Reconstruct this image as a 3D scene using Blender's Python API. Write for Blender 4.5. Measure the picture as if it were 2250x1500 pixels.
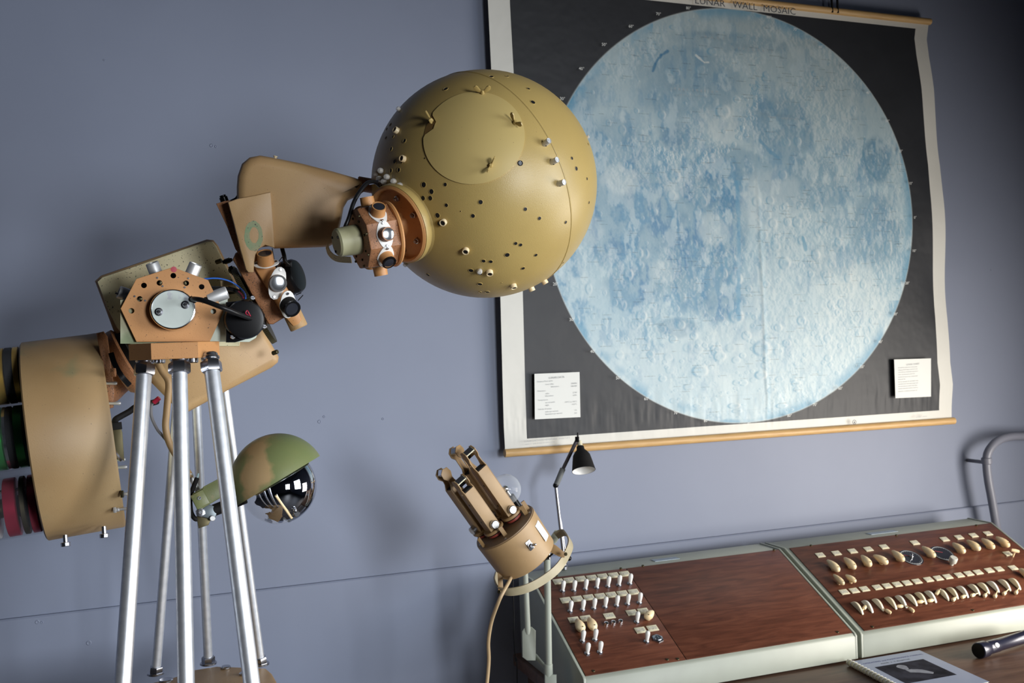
import bpy, math, random
import numpy as np
from mathutils import Vector, Matrix
random.seed(7); np.random.seed(7)
for o in list(bpy.data.objects): bpy.data.objects.remove(o)
SC = bpy.context.scene
COL = SC.collection

# ------------------------------------------------------------------ camera
FPX = 2200.0
YAW = math.atan(FPX/6113); ROLL = math.radians(2.16)
CAM = Vector((0, -2.92, 1.69))
_F = Vector((math.sin(YAW), math.cos(YAW), 0)); _R = Vector((math.cos(YAW), -math.sin(YAW), 0)); _U = Vector((0, 0, 1))
RP = _R*math.cos(ROLL) - _U*math.sin(ROLL); UP = _R*math.sin(ROLL) + _U*math.cos(ROLL)
cd = bpy.data.cameras.new('camera'); cd.sensor_width = 36; cd.lens = 36*FPX/2250
cd.clip_start = 0.05; cd.clip_end = 100
cam = bpy.data.objects.new('camera', cd); COL.objects.link(cam)
cam.matrix_world = Matrix((( RP.x, UP.x, -_F.x, CAM.x), (RP.y, UP.y, -_F.y, CAM.y), (RP.z, UP.z, -_F.z, CAM.z), (0, 0, 0, 1)))
SC.camera = cam
cd.dof.use_dof = True; cd.dof.focus_distance = 2.0; cd.dof.aperture_fstop = 9.0

# ------------------------------------------------------------------ world, light, exposure
w = bpy.data.worlds.new('world'); SC.world = w; w.use_nodes = True
w.node_tree.nodes['Background'].inputs[0].default_value = (0.62, 0.72, 0.9, 1)
w.node_tree.nodes['Background'].inputs[1].default_value = 0.35
SC.view_settings.view_transform = 'Standard'; SC.view_settings.look = 'None'
SC.view_settings.exposure = -0.06; SC.view_settings.gamma = 1.0
def area(name, loc, target, sx, sy, power, col, spread=180):
    l = bpy.data.lights.new(name, 'AREA'); l.shape = 'RECTANGLE'; l.size = sx; l.size_y = sy
    l.energy = power; l.color = col; l.spread = math.radians(spread)
    o = bpy.data.objects.new(name, l); COL.objects.link(o); o.location = loc
    d = (Vector(target)-Vector(loc)).normalized()
    o.rotation_euler = d.to_track_quat('-Z', 'Y').to_euler(); return o
# daylight that enters through the three windows of the room
ROOM = dict(x0=-3.2, x1=3.30, y0=-6.4, y1=0.0, z1=3.4)
area('window_daylight', (3.32, -1.48, 1.14), (1.85, 0, 1.10), 1.10, 1.00, 34, (1.0, .93, .84), 122)
area('window_daylight_far', (3.40, -3.30, 1.75), (-0.5, -1.2, 1.15), 1.50, 1.60, 28, (0.86, .93, 1.0), 80)
area('window_daylight_rear', (2.30, -6.50, 1.75), (0.25, -1.0, 0.92), 1.30, 1.50, 28, (0.94, .97, 1.0), 52)

# ------------------------------------------------------------------ helpers
def ray(px, py):
    return _F + RP*((px-1125)/FPX) - UP*((py-750)/FPX)
def P(px, py, z): return CAM + ray(px, py)*z
def onY(px, py, y): d = ray(px, py); return CAM + d*((y-CAM.y)/d.y)
def onZ(px, py, z): d = ray(px, py); return CAM + d*((z-CAM.z)/d.z)
def onplane(px, py, p0, n):
    d = ray(px, py); return CAM + d*((p0-CAM).dot(n)/d.dot(n))
def basis(O, X, Y, Z, s=1.0):
    return Matrix(((X.x*s, Y.x*s, Z.x*s, O.x), (X.y*s, Y.y*s, Z.y*s, O.y), (X.z*s, Y.z*s, Z.z*s, O.z), (0, 0, 0, 1)))
def along(O, d, up=None, s=1.0):
    """frame with local Z along d"""
    Z = Vector(d).normalized(); up = Vector(up) if up is not None else _U
    if abs(Z.dot(up.normalized())) > .98: up = Vector((1, 0, .1))
    X = up.cross(Z).normalized(); Y = Z.cross(X); return basis(Vector(O), X, Y, Z, s)
def fr(px, py, z, d=None, up=None):
    """frame at a measured point: local X right, Y up, Z to the viewer, one unit = one pixel's width there; d turns local Z along a direction given in those axes"""
    O = P(px, py, z); Z = (CAM-O).normalized(); X = UP.cross(Z).normalized(); Y = Z.cross(X); s = z/FPX
    if d is None: return basis(O, X, Y, Z, s)
    g = lambda v: X*v[0]+Y*v[1]+Z*v[2]
    return along(O, g(d), g(up) if up else Y, s)
def T(x, y, z): return Matrix.Translation((x, y, z))
def RZ(a): return Matrix.Rotation(a, 4, 'Z')
def RX(a): return Matrix.Rotation(a, 4, 'X')
def RY(a): return Matrix.Rotation(a, 4, 'Y')

class MB:
    def __init__(s): s.v = []; s.f = []; s.m = []; s.mi = 0
    def add(s, vs, fs, M=None):
        b = len(s.v)
        s.v += [tuple(M @ Vector(p)) if M is not None else tuple(p) for p in vs]
        s.f += [tuple(i+b for i in f) for f in fs]; s.m += [s.mi]*len(fs); return s
    def lathe(s, prof, M=None, n=28, a0=0, a1=2*math.pi):
        full = abs(a1-a0-2*math.pi) < 1e-6; k = n if full else n+1
        vs = []; fs = []; rows = []
        for r, z in prof:
            if r < 1e-9: rows.append([len(vs)]); vs.append((0, 0, z))
            else:
                rows.append(list(range(len(vs), len(vs)+k)))
                vs += [(r*math.cos(a0+(a1-a0)*i/n), r*math.sin(a0+(a1-a0)*i/n), z) for i in range(k)]
        for A, B in zip(rows, rows[1:]):
            for i in range(n):
                j = (i+1) % k
                if len(A) == 1 and len(B) == 1: continue
                if len(A) == 1: fs.append((A[0], B[j], B[i]))
                elif len(B) == 1: fs.append((A[i], A[j], B[0]))
                else: fs.append((A[i], A[j], B[j], B[i]))
        return s.add(vs, fs, M)
    def cyl(s, r, z0, z1, M=None, n=24, c=0, r2=None):
        r2 = r if r2 is None else r2
        if c: return s.lathe([(0, z0), (r-c, z0), (r, z0+c), (r2, z1-c), (r2-c, z1), (0, z1)], M, n)
        return s.lathe([(0, z0), (r, z0), (r2, z1), (0, z1)], M, n)
    def prism(s, pts, z0, z1, M=None, c=0):
        n = len(pts)
        ar = sum(pts[i][0]*pts[(i+1) % n][1]-pts[(i+1) % n][0]*pts[i][1] for i in range(n))
        if ar < 0: pts = pts[::-1]
        if not c:
            vs = [(x, y, z0) for x, y in pts]+[(x, y, z1) for x, y in pts]
            fs = [tuple(range(n-1, -1, -1)), tuple(range(n, 2*n))]+[(i, (i+1) % n, n+(i+1) % n, n+i) for i in range(n)]
            return s.add(vs, fs, M)
        def inset(k):
            out = []
            for i in range(n):
                a, b, d = Vector(pts[i-1]), Vector(pts[i]), Vector(pts[(i+1) % n])
                e1 = (b-a).normalized(); e2 = (d-b).normalized()
                n1 = Vector((-e1.y, e1.x)); n2 = Vector((-e2.y, e2.x)); m = (n1+n2)
                m = m/max(.4, m.dot(n1)) if m.length > 1e-6 else n1
                q = b+m*k; out.append((q.x, q.y))
            return out
        I = inset(c); vs = []
        I2 = inset(c*.3)
        rings = [(I, z0), (I2, z0+c*.3), (pts, z0+c), (pts, z1-c), (I2, z1-c*.3), (I, z1)]
        for q, z in rings: vs += [(x, y, z) for x, y in q]
        fs = [tuple(range(n-1, -1, -1)), tuple(range(5*n, 6*n))]
        for k in range(5): fs += [(k*n+i, k*n+(i+1) % n, (k+1)*n+(i+1) % n, (k+1)*n+i) for i in range(n)]
        return s.add(vs, fs, M)
    def box(s, cx, cy, cz, sx, sy, sz, M=None, c=0):
        return s.prism([(cx-sx/2, cy-sy/2), (cx+sx/2, cy-sy/2), (cx+sx/2, cy+sy/2), (cx-sx/2, cy+sy/2)], cz-sz/2, cz+sz/2, M, c)
    def tube(s, pts, r, n=12, caps=True, prof=None, up=None):
        pts = [Vector(p) for p in pts]; N = len(pts)
        rs = r if isinstance(r, (list, tuple)) else [r]*N
        tg = [(pts[min(i+1, N-1)]-pts[max(i-1, 0)]).normalized() for i in range(N)]
        u = Vector(up) if up is not None else (Vector((0, 0, 1)) if abs(tg[0].z) < .9 else Vector((1, 0, 0)))
        vs = []; k = len(prof) if prof else n
        for i in range(N):
            x = (u - tg[i]*u.dot(tg[i])).normalized(); y = tg[i].cross(x)
            if up is None: u = x
            if prof: vs += [tuple(pts[i]+x*a+y*b) for a, b in prof]
            else: vs += [tuple(pts[i]+(x*math.cos(2*math.pi*j/n)+y*math.sin(2*math.pi*j/n))*rs[i]) for j in range(n)]
        fs = []
        for i in range(N-1):
            fs += [(i*k+j, i*k+(j+1) % k, (i+1)*k+(j+1) % k, (i+1)*k+j) for j in range(k)]
        if caps: fs += [tuple(range(k-1, -1, -1)), tuple(range((N-1)*k, N*k))]
        return s.add(vs, fs)
    def sphere(s, r, M=None, n=24, m=12):
        return s.lathe([(r*math.sin(math.pi*i/m) if 0 < i < m else 0, -r*math.cos(math.pi*i/m)) for i in range(m+1)], M, n)
    def nut(s, r, z0, z1, M=None):
        c = (z1-z0)*.18
        return s.prism([(r*math.cos(math.pi*i/3), r*math.sin(math.pi*i/3)) for i in range(6)], z0, z1, M, c)
def curve(pts, k=8):
    """smooth path through points"""
    pts = [Vector(p) for p in pts]; q = [pts[0]*2-pts[1]]+pts+[pts[-1]*2-pts[-2]]; out = []
    for i in range(1, len(q)-2):
        a, b, c, d = q[i-1:i+3]
        for j in range(k):
            t = j/k; out.append(.5*((2*b)+(c-a)*t+(2*a-5*b+4*c-d)*t*t+(3*b-a-3*c+d)*t**3))
    out.append(pts[-1]); return out
def cpx(lst, k=8):
    return curve([P(*p) for p in lst], k)
def wpos(o):
    p = Vector(o.location)
    while o.parent: o = o.parent; p = p + Vector(o.location)
    return p
def obj(name, mb, mats, parent=None, smooth=True, label=None, kind=None, bevel=0, ang=40):
    me = bpy.data.meshes.new(name)
    V = np.array(mb.v, dtype=float); c = Vector((V.min(0)+V.max(0))/2)
    me.from_pydata([tuple(Vector(p)-c) for p in mb.v], [], mb.f)
    for m in (mats if isinstance(mats, (list, tuple)) else [mats]): me.materials.append(m)
    if any(mb.m): me.polygons.foreach_set('material_index', mb.m)
    import bmesh
    bm = bmesh.new(); bm.from_mesh(me); bmesh.ops.recalc_face_normals(bm, faces=bm.faces); bm.to_mesh(me); bm.free()
    if smooth:
        me.polygons.foreach_set('use_smooth', [True]*len(me.polygons)); me.set_sharp_from_angle(angle=math.radians(ang))
    o = bpy.data.objects.new(name, me); COL.objects.link(o)
    if parent: o.parent = parent; o.location = c-wpos(parent)
    else: o.location = c
    if bevel:
        b = o.modifiers.new('bevel', 'BEVEL'); b.width = bevel; b.segments = 3; b.limit_method = 'ANGLE'; b.angle_limit = math.radians(40)
    if label: o['label'] = label
    if kind: o['kind'] = kind
    return o
def thing(name, loc, label, cat):
    o = bpy.data.objects.new(name, None); COL.objects.link(o); o.location = loc; o.empty_display_size = .05
    o['label'] = label; o['category'] = cat; return o
def copy_part(o, delta, parent=None):
    c = o.copy(); COL.objects.link(c); c.parent = parent or o.parent; c.location = Vector(o.location)+Vector(delta)
    for ch in list(o.children):
        d = ch.copy(); COL.objects.link(d); d.parent = c; d.location = ch.location
    return c
def text(name, s, M, size, mat, parent, label=None, align='CENTER', sx=1, space=1, ext=0):
    cu = bpy.data.curves.new(name, 'FONT'); cu.body = s; cu.size = size; cu.align_x = align; cu.align_y = 'CENTER'; cu.space_character = space
    cu.extrude = ext; cu.resolution_u = 2
    t = bpy.data.objects.new(name+'_curve', cu); COL.objects.link(t)
    bpy.context.view_layer.update()
    me = bpy.data.meshes.new_from_object(t.evaluated_get(bpy.context.evaluated_depsgraph_get())); bpy.data.objects.remove(t)
    mb = MB(); Ms = M @ Matrix.Diagonal((sx, 1, 1, 1))
    mb.add([v.co for v in me.vertices], [tuple(p.vertices) for p in me.polygons], Ms); bpy.data.meshes.remove(me)
    return obj(name, mb, mat, parent, smooth=False, label=label)

# ------------------------------------------------------------------ materials
def mat(name, col, rough=.5, metal=0, col2=None, scale=8, col3=None, scale3=3, t3=(.52, .62), speck=None, spk_scale=160, spk=.62, bump=0, bscale=60, coat=0, alpha=None, trans=0, ior=1.45, stretch=None, emit=None, spec=.5):
    m = bpy.data.materials.new(name); m.use_nodes = True; nt = m.node_tree; N = nt.nodes; L = nt.links
    b = N['Principled BSDF']; b.inputs['Roughness'].default_value = rough; b.inputs['Metallic'].default_value = metal
    b.inputs['Base Color'].default_value = (*col, 1); b.inputs['Specular IOR Level'].default_value = spec
    if coat: b.inputs['Coat Weight'].default_value = coat; b.inputs['Coat Roughness'].default_value = .15
    if trans: b.inputs['Transmission Weight'].default_value = trans; b.inputs['IOR'].default_value = ior
    if alpha is not None: b.inputs['Alpha'].default_value = alpha
    if emit: b.inputs['Emission Color'].default_value = (*emit[:3], 1); b.inputs['Emission Strength'].default_value = emit[3]
    g = N.new('ShaderNodeNewGeometry'); pos = g.outputs['Position']
    if stretch:
        mp = N.new('ShaderNodeMapping'); mp.inputs['Scale'].default_value = stretch; L.new(pos, mp.inputs[0]); pos = mp.outputs[0]
    def noise(sc, det=4, off=0):
        n = N.new('ShaderNodeTexNoise'); n.inputs['Scale'].default_value = sc; n.inputs['Detail'].default_value = det
        if off:
            a = N.new('ShaderNodeVectorMath'); a.inputs[1].default_value = (off, off*.7, off*1.3); L.new(pos, a.inputs[0]); L.new(a.outputs[0], n.inputs['Vector'])
        else: L.new(pos, n.inputs['Vector'])
        return n.outputs['Fac']
    def mix(f, a, c):
        x = N.new('ShaderNodeMix'); x.data_type = 'RGBA'; L.new(f, x.inputs['Factor'])
        if isinstance(a, tuple): x.inputs['A'].default_value = (*a, 1)
        else: L.new(a, x.inputs['A'])
        x.inputs['B'].default_value = (*c, 1); return x.outputs['Result']
    def ramp(f, lo, hi):
        r = N.new('ShaderNodeMapRange'); L.new(f, r.inputs[0]); r.inputs[1].default_value = lo; r.inputs[2].default_value = hi; return r.outputs[0]
    cur = None
    if col2: cur = mix(ramp(noise(scale), .35, .65), col, col2)
    if col3: cur = mix(ramp(noise(scale3, 5, 3.1), *t3), cur or col, col3)
    if speck: cur = mix(ramp(noise(spk_scale, 2, 5.0), spk, spk+.03), cur or col, speck)
    if cur: L.new(cur, b.inputs['Base Color'])
    if bump:
        bp = N.new('ShaderNodeBump'); bp.inputs['Strength'].default_value = bump; bp.inputs['Distance'].default_value = .002
        L.new(noise(bscale, 5), bp.inputs['Height']); L.new(bp.outputs[0], b.inputs['Normal'])
    return m
M_TAN = mat('tan_paint', (.50, .325, .155), .48, col2=(.45, .28, .13), scale=9, speck=(.13, .09, .05), spk_scale=420, spk=.72, bump=.12, bscale=500)
M_TAN2 = mat('tan_paint_flat', (.48, .305, .14), .55, col2=(.43, .265, .12), scale=14, speck=(.10, .06, .03), spk_scale=420, spk=.70, bump=.1, bscale=500)
M_BALL = mat('mustard_paint', (.47, .335, .115), .38, col2=(.43, .305, .105), scale=7, speck=(.2, .14, .07), spk_scale=500, spk=.74, bump=.15, bscale=650)
M_ORNG = mat('orange_tan_paint', (.53, .255, .09), .5, col2=(.49, .23, .08), scale=12, speck=(.04, .025, .015), spk_scale=330, spk=.70, bump=.08, bscale=400)
M_RUST = mat('brown_paint_worn', (.32, .14, .06), .55, col2=(.40, .18, .08), scale=16, speck=(.03, .02, .015), spk_scale=480, spk=.62, bump=.3, bscale=300)
M_GRN = mat('green_worn_box', (.74, .72, .48), .5, col2=(.72, .62, .38), scale=6, col3=(.22, .30, .14), scale3=9, t3=(.56, .66), speck=(.03, .03, .02), spk_scale=330, spk=.66, bump=.1, bscale=400)
M_DRUM = mat('tan_drum_paint', (.46, .325, .17), .5, col2=(.39, .25, .115), scale=4, col3=(.27, .25, .13), scale3=9, t3=(.62, .74), speck=(.15, .11, .07), spk_scale=300, spk=.73, bump=.1, bscale=400)
M_HOOD = mat('green_tan_hood_paint', (.19, .20, .08), .42, col2=(.155, .19, .075), scale=10, col3=(.40, .27, .13), scale3=8, t3=(.55, .62), bump=.1, bscale=400)
M_PALE = mat('pale_green_paint', (.52, .58, .50), .5, col2=(.46, .50, .40), scale=9)
M_PALEG = mat('sage_paint', (.36, .40, .27), .5, col2=(.40, .36, .22), scale=14, col3=(.25, .30, .17), scale3=14)
M_KNOBG = mat('olive_cap', (.42, .40, .24), .55, col2=(.36, .35, .2), scale=20)
M_ALU = mat('aluminium_tube', (.86, .88, .92), .42, .85, col2=(.74, .77, .82), scale=60, bump=.08, bscale=900)
M_ALUD = mat('aluminium_turned', (.70, .70, .70), .48, .6)
M_STEEL = mat('steel_hardware', (.45, .46, .5), .25, 1)
M_CHROME = mat('bright_metal', (.85, .87, .9), .12, 1)
M_BLACK = mat('black_plastic', (.006, .006, .007), .26, spec=.16)
M_BLACKM = mat('black_matt', (.011, .010, .010), .7, spec=.2)
M_RUBBER = mat('black_cable_rubber', (.009, .009, .010), .38, spec=.3)
M_HOLE = mat('pinhole_dark', (.004, .004, .005), .6)
M_LENS = mat('dark_lens', (.02, .022, .03), .05, coat=1)
M_LENSW = mat('bright_lens', (.55, .58, .62), .12, .9)
M_CREAM = mat('cream_plastic', (.86, .72, .46), .35, col2=(.84, .62, .35), scale=30)
M_WHITE = mat('white_plastic', (.80, .79, .76), .35)
M_IVORY = mat('ivory_plate', (.70, .66, .48), .45)
M_AUX = mat('ochre_brown_paint', (.37, .235, .105), .5, col2=(.32, .195, .085), scale=18, speck=(.1, .06, .03), spk_scale=420, spk=.72)
M_CLEAR = mat('clear_plastic', (.95, .96, .97), .06, trans=1, ior=1.3)
M_BRASS = mat('dark_gear_metal', (.10, .085, .045), .45, .8)
M_WCAP = mat('worn_white_cap', (.62, .68, .64), .45, col2=(.56, .62, .58), scale=24, col3=(.5, .52, .54), scale3=40, t3=(.62, .66))
M_BLUE = mat('blue_wire', (.02, .12, .5), .4)
M_RED = mat('red_wire', (.5, .02, .06), .4)
M_INK = mat('printed_ink', (.05, .06, .08), .6)
M_INKG = mat('grey_print', (.36, .38, .40), .6)
M_PAPER = mat('card_paper', (.74, .76, .74), .7)
M_RODW = mat('pine_rod', (.62, .40, .17), .5, col2=(.52, .32, .13), scale=20, stretch=(1, 6, 14))
M_CASE = mat('grey_green_case', (.35, .38, .325), .45, col2=(.325, .35, .30), scale=12)
M_COND = mat('painted_conduit', (.19, .20, .25), .4)
M_GOLD = mat('gold_anodised', (.85, .52, .06), .3, .7)
M_GRNA = mat('green_anodised', (.04, .42, .08), .3, .65)
M_REDA = mat('crimson_anodised', (.60, .02, .08), .3, .65)

def wood(name, c1, c2, c3, stretch, rough=.35):
    m = bpy.data.materials.new(name); m.use_nodes = True; nt = m.node_tree; N = nt.nodes; L = nt.links; b = N['Principled BSDF']
    g = N.new('ShaderNodeNewGeometry'); mp = N.new('ShaderNodeMapping'); mp.inputs['Scale'].default_value = stretch; L.new(g.outputs['Position'], mp.inputs[0])
    n = N.new('ShaderNodeTexNoise'); n.inputs['Scale'].default_value = 6; n.inputs['Detail'].default_value = 8; n.inputs['Distortion'].default_value = .8; L.new(mp.outputs[0], n.inputs['Vector'])
    r = N.new('ShaderNodeValToRGB'); L.new(n.outputs['Fac'], r.inputs[0]); e = r.color_ramp.elements
    e[0].position = .3; e[0].color = (*c1, 1); e[1].position = .7; e[1].color = (*c2, 1); q = e.new(.5); q.color = (*c3, 1)
    L.new(r.outputs[0], b.inputs['Base Color']); b.inputs['Roughness'].default_value = rough; return m
M_WOOD = wood('mahogany_veneer', (.075, .025, .014), (.155, .055, .030), (.115, .038, .021), (1.6, 12, 12))
M_DESK = wood('brown_desk_veneer', (.085, .045, .03), (.15, .085, .055), (.12, .065, .042), (1, 8, 8), .4)

def wallmat():
    m = mat('lavender_wall_paint', (.218, .248, .335), .55, col2=(.206, .235, .320), scale=2.5, bump=.12, bscale=9, spec=.35); return m
M_WALL = wallmat()
M_CEIL = mat('ceiling_paint', (.09, .09, .10), .8)
M_FLOOR = mat('floor_lino', (.10, .095, .10), .5, col2=(.08, .075, .08), scale=5)
M_DKWALL = mat('far_wall_paint', (.10, .10, .12), .6)

# ------------------------------------------------------------------ room
R_ = ROOM
def slab(name, x0, x1, y0, y1, z0, z1, m, parent=None, **k):
    mb = MB(); mb.box((x0+x1)/2, (y0+y1)/2, (z0+z1)/2, x1-x0, y1-y0, z1-z0); return obj(name, mb, m, parent, smooth=False, kind='structure' if not parent else None, **k)
slab('floor', R_['x0']-.2, R_['x1']+.3, R_['y0']-.2, .2, -.1, 0, M_FLOOR)
slab('ceiling', R_['x0']-.2, R_['x1']+.3, R_['y0']-.2, .2, R_['z1'], R_['z1']+.1, M_CEIL)
mb = MB()
mb.box((R_['x0']+R_['x1'])/2, .1, R_['z1']/2, R_['x1']-R_['x0']+.6, .2, R_['z1'])
for px, py, r in [(465, 320, .006), (474, 322, .004), (702, 926, .006), (841, 920, .004), (712, 915, .004), (229, 132, .003), (2177, 593, .003), (1413, 14, .003)]:
    p = onY(px, py, 0); mb.lathe([(r, 0), (r*.7, .0012), (r*.45, .0006), (0, .0002)], along(p, (0, -1, 0)), 10)
wb = obj('wall_back', mb, M_WALL, smooth=False, kind='structure')
# lower wall section stands 12 mm proud and ends in a narrow ledge
mb = MB(); x0, x1 = R_['x0'], R_['x1']; zl = 1.0165
mb.prism([(0, 0), (-.012, 0), (-.012, zl-.004), (-.009, zl), (0, zl)], x0, x1, basis(Vector((0, 0, 0)), Vector((0, 1, 0)), Vector((0, 0, 1)), Vector((1, 0, 0))))
for px, py, r in [(82, 1366, .006), (92, 1367, .004), (195, 1412, .007)]:
    p = onY(px, py, -.012); mb.lathe([(r, 0), (r*.7, .0012), (r*.45, .0006), (0, .0002)], along(p, (0, -1, 0)), 10)
obj('trim_1', mb, M_WALL, smooth=False, kind='structure')
slab('wall_left', x0-.2, x0, R_['y0']-.2, .0, 0, R_['z1'], M_DKWALL)
def wall_open(name, horiz, fixed, thick, u0, u1, z1, wins, m):
    """wall with window openings, pieces joined in one mesh"""
    mb = MB(); cuts = []
    def piece(a, b, c, d):
        if horiz: mb.box((a+b)/2, fixed+thick/2, (c+d)/2, b-a, abs(thick), d-c)
        else: mb.box(fixed+thick/2, (a+b)/2, (c+d)/2, abs(thick), b-a, d-c)
    u = u0
    for a, b, c, d in sorted(wins):
        piece(u, a, 0, z1); piece(a, b, 0, c); piece(a, b, d, z1); u = b
    piece(u, u1, 0, z1); return obj(name, mb, m, smooth=False, kind='structure')
W1 = (-2.1, -.92, .60, 1.70); W2 = (-4.15, -2.45, .90, 2.62)
wall_open('wall_right', False, R_['x1'], .2, R_['y0']-.2, 0, R_['z1'], [W1, W2], M_WALL)
W3 = (1.65, 2.95, 1.0, 2.5)
wall_open('wall_behind', True, R_['y0'], -.2, R_['x0'], R_['x1']+.2, R_['z1'], [W3], M_DKWALL)
M_FRAME = mat('white_window_paint', (.6, .6, .58), .5)
for i, (w_, hz) in enumerate([(W1, False), (W2, False), (W3, True)]):
    a, b, c, d = w_; mb = MB(); t = .05
    bars = [(a, a+t, c, d), (b-t, b, c, d), (a, b, c, c+t), (a, b, d-t, d), ((a+b)/2-.02, (a+b)/2+.02, c, d), (a, b, (c+d)/2-.015, (c+d)/2+.015)]
    for q in bars:
        if hz: mb.box((q[0]+q[1])/2, R_['y0']-.06, (q[2]+q[3])/2, q[1]-q[0], .05, q[3]-q[2])
        else: mb.box(R_['x1']+.05, (q[0]+q[1])/2, (q[2]+q[3])/2, .05, q[1]-q[0], q[3]-q[2])
    obj('window_%d' % (i+1), mb, M_FRAME, smooth=False, kind='structure')

# ------------------------------------------------------------------ lunar wall chart
YP = -.032
def wp(px, py): v = onY(px, py, YP); return v.x, v.z
tl = wp(1069, -57); tr = wp(2042, 50); bl = wp(1110, 993); br = wp(2092, 921)
chart = thing('wall_chart', (1.9, YP, 1.34), 'large blue moon map on black paper hanging from wooden rods on the lavender wall', 'wall chart')
redge = [(-.02, 2038), (56, 2040), (87, 2036), (126, 2040), (196, 2051), (280, 2060), (364, 2068), (420, 2070), (560, 2078), (700, 2085), (796, 2087), (844, 2093), (892, 2091), (925, 2091)]
ledge = [(-57, 1070), (0, 1072), (300, 1086), (600, 1097), (850, 1104), (940, 1107), (993, 1110)]
rz = [wp(x, y) for y, x in redge[1:]]; lz = [wp(x, y) for y, x in ledge]
NU, NV = 640, 660
us = np.linspace(0, 1, NU); vs_ = np.linspace(0, 1, NV)
UB0, UB1, VB0, VB1 = .0425, .967, .0185, .975
for arr, bs in ((us, (UB0, UB1)), (vs_, (VB0, VB1))):
    for bnd in bs:
        k = int(np.argmin(abs(arr-bnd))); arr[k] = bnd-.0002; arr[k+1] = bnd+.0002
U_, V_ = np.meshgrid(us, vs_)
ztop = tl[1]+(tr[1]-tl[1])*U_; zbot = bl[1]+(br[1]-bl[1])*U_
ZZ = ztop+(zbot-ztop)*V_
rx_ = np.interp(-ZZ, [-q[1] for q in rz], [q[0] for q in rz]); lx_ = np.interp(-ZZ, [-q[1] for q in lz], [q[0] for q in lz])
XX = lx_+(rx_-lx_)*U_
def vnoise(x, y, seed, octs=5, f0=1.0, pers=.5):
    rs = np.random.RandomState(seed); out = np.zeros_like(x); amp = 1; tot = 0
    for k in range(octs):
        g = rs.rand(128, 128); fx = x*f0*2**k % 127; fy = y*f0*2**k % 127
        ix = fx.astype(int); iy = fy.astype(int); tx = fx-ix; ty = fy-iy; tx = tx*tx*(3-2*tx); ty = ty*ty*(3-2*ty)
        a = g[iy, ix]; b = g[iy, (ix+1) % 128]; c = g[(iy+1) % 128, ix]; d = g[(iy+1) % 128, (ix+1) % 128]
        out += amp*((a*(1-tx)+b*tx)*(1-ty)+(c*(1-tx)+d*tx)*ty); tot += amp; amp *= pers
    return out/tot
def sm(a, lo, hi): t = np.clip((a-lo)/(hi-lo), 0, 1); return t*t*(3-2*t)
# sheet relief: gentle waves, crumples near the lower rod, a fold down the middle
wav = .005*np.sin(U_*9+V_*2)*np.sin(V_*3.1)+.010*np.exp(-((U_-1)/.05)**2)*np.sin(V_*16)*np.sin(V_*3.1)
crump = (vnoise(U_*60, V_*9+2, 5, 3)-.5)*.007*sm(V_, .86, .98)*(1-sm(V_, .985, 1))
fold = .0025*np.exp(-((U_-.545)/.004)**2)*sm(V_, .3, .6)
YY = YP-(wav+crump+fold)*np.minimum(1, np.minimum(V_, 1-V_)*14)
# the printed picture: position on the sheet decides the colour
mcx, mcz = wp(1610, 474)[0], 0
K = (YP-CAM.y)/(0-CAM.y)
MC = (1.890*K+.0, 1.69+(2.0855-1.69)*K); MRX, MRZ = .7185*K, .699*K
mx = (XX-MC[0])/MRX; mz = (ZZ-MC[1])/MRZ; rr = np.sqrt(mx**2+mz**2)
n1 = vnoise(mx*4+20, mz*4+20, 1, 6, 1.0, .6); n2 = vnoise(mx*14+40, mz*9+40, 2, 5, 1, .6); n3 = vnoise(mx*50+60, mz*50+60, 3, 3)
def c7(x, y, r=None):
    px, pz = wp(x/1.63+1220, y/1.63+20); return (px-MC[0])/MRX, (pz-MC[1])/MRZ
mare = np.zeros_like(mx); deep = np.zeros_like(mx)
def blob(tgt, x, y, rx, ry, s, e=.35):
    a, b = c7(x, y); d = np.sqrt(((mx-a)/(rx/590))**2+((mz-b)/(ry/735*1.0))**2) + (n1-.5)*2.0*e+(n2-.5)*1.2*e
    np.maximum(tgt, s*(1-sm(d, .75, 1.15)), out=tgt)
for b in [(490, 270, 150, 130, .62), (360, 200, 70, 90, .35), (650, 120, 200, 35, .42), (820, 430, 115, 120, .72), (900, 620, 170, 110, .66), (1148, 545, 58, 90, .95, .1),
          (1150, 790, 100, 140, .72), (990, 900, 80, 70, .5), (220, 520, 130, 110, .5), (150, 700, 120, 130, .55), (330, 640, 90, 120, .5), (560, 620, 120, 130, .8), (430, 800, 140, 130, .6),
          (520, 930, 130, 160, .8), (300, 970, 100, 90, .7), (230, 870, 80, 60, .55), (640, 560, 60, 70, .7), (640, 760, 50, 160, .7), (440, 1140, 70, 35, .8), (270, 1010, 60, 60, .7),
          (590, 1060, 80, 60, .75), (100, 300, 40, 80, .5), (1010, 760, 60, 60, .35), (440, 460, 60, 60, .7), (700, 560, 60, 50, .6)]: blob(mare, *b)
for b in [(560, 590, 70, 45, .9), (610, 690, 60, 50, .8), (500, 660, 50, 40, .8), (430, 460, 40, 30, .8), (620, 900, 50, 90, .6), (360, 830, 60, 45, .7), (540, 1040, 60, 40, .6), (270, 950, 40, 40, .8),
          (300, 560, 40, 70, .5), (1170, 760, 50, 70, .5), (430, 1140, 45, 22, .7), (1180, 660, 50, 40, .7), (470, 790, 60, 60, .5), (60, 260, 22, 70, .9), (40, 320, 22, 40, .8), (240, 860, 50, 25, .7)]: blob(deep, *b, .6)
bright = np.zeros_like(mx)
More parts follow.
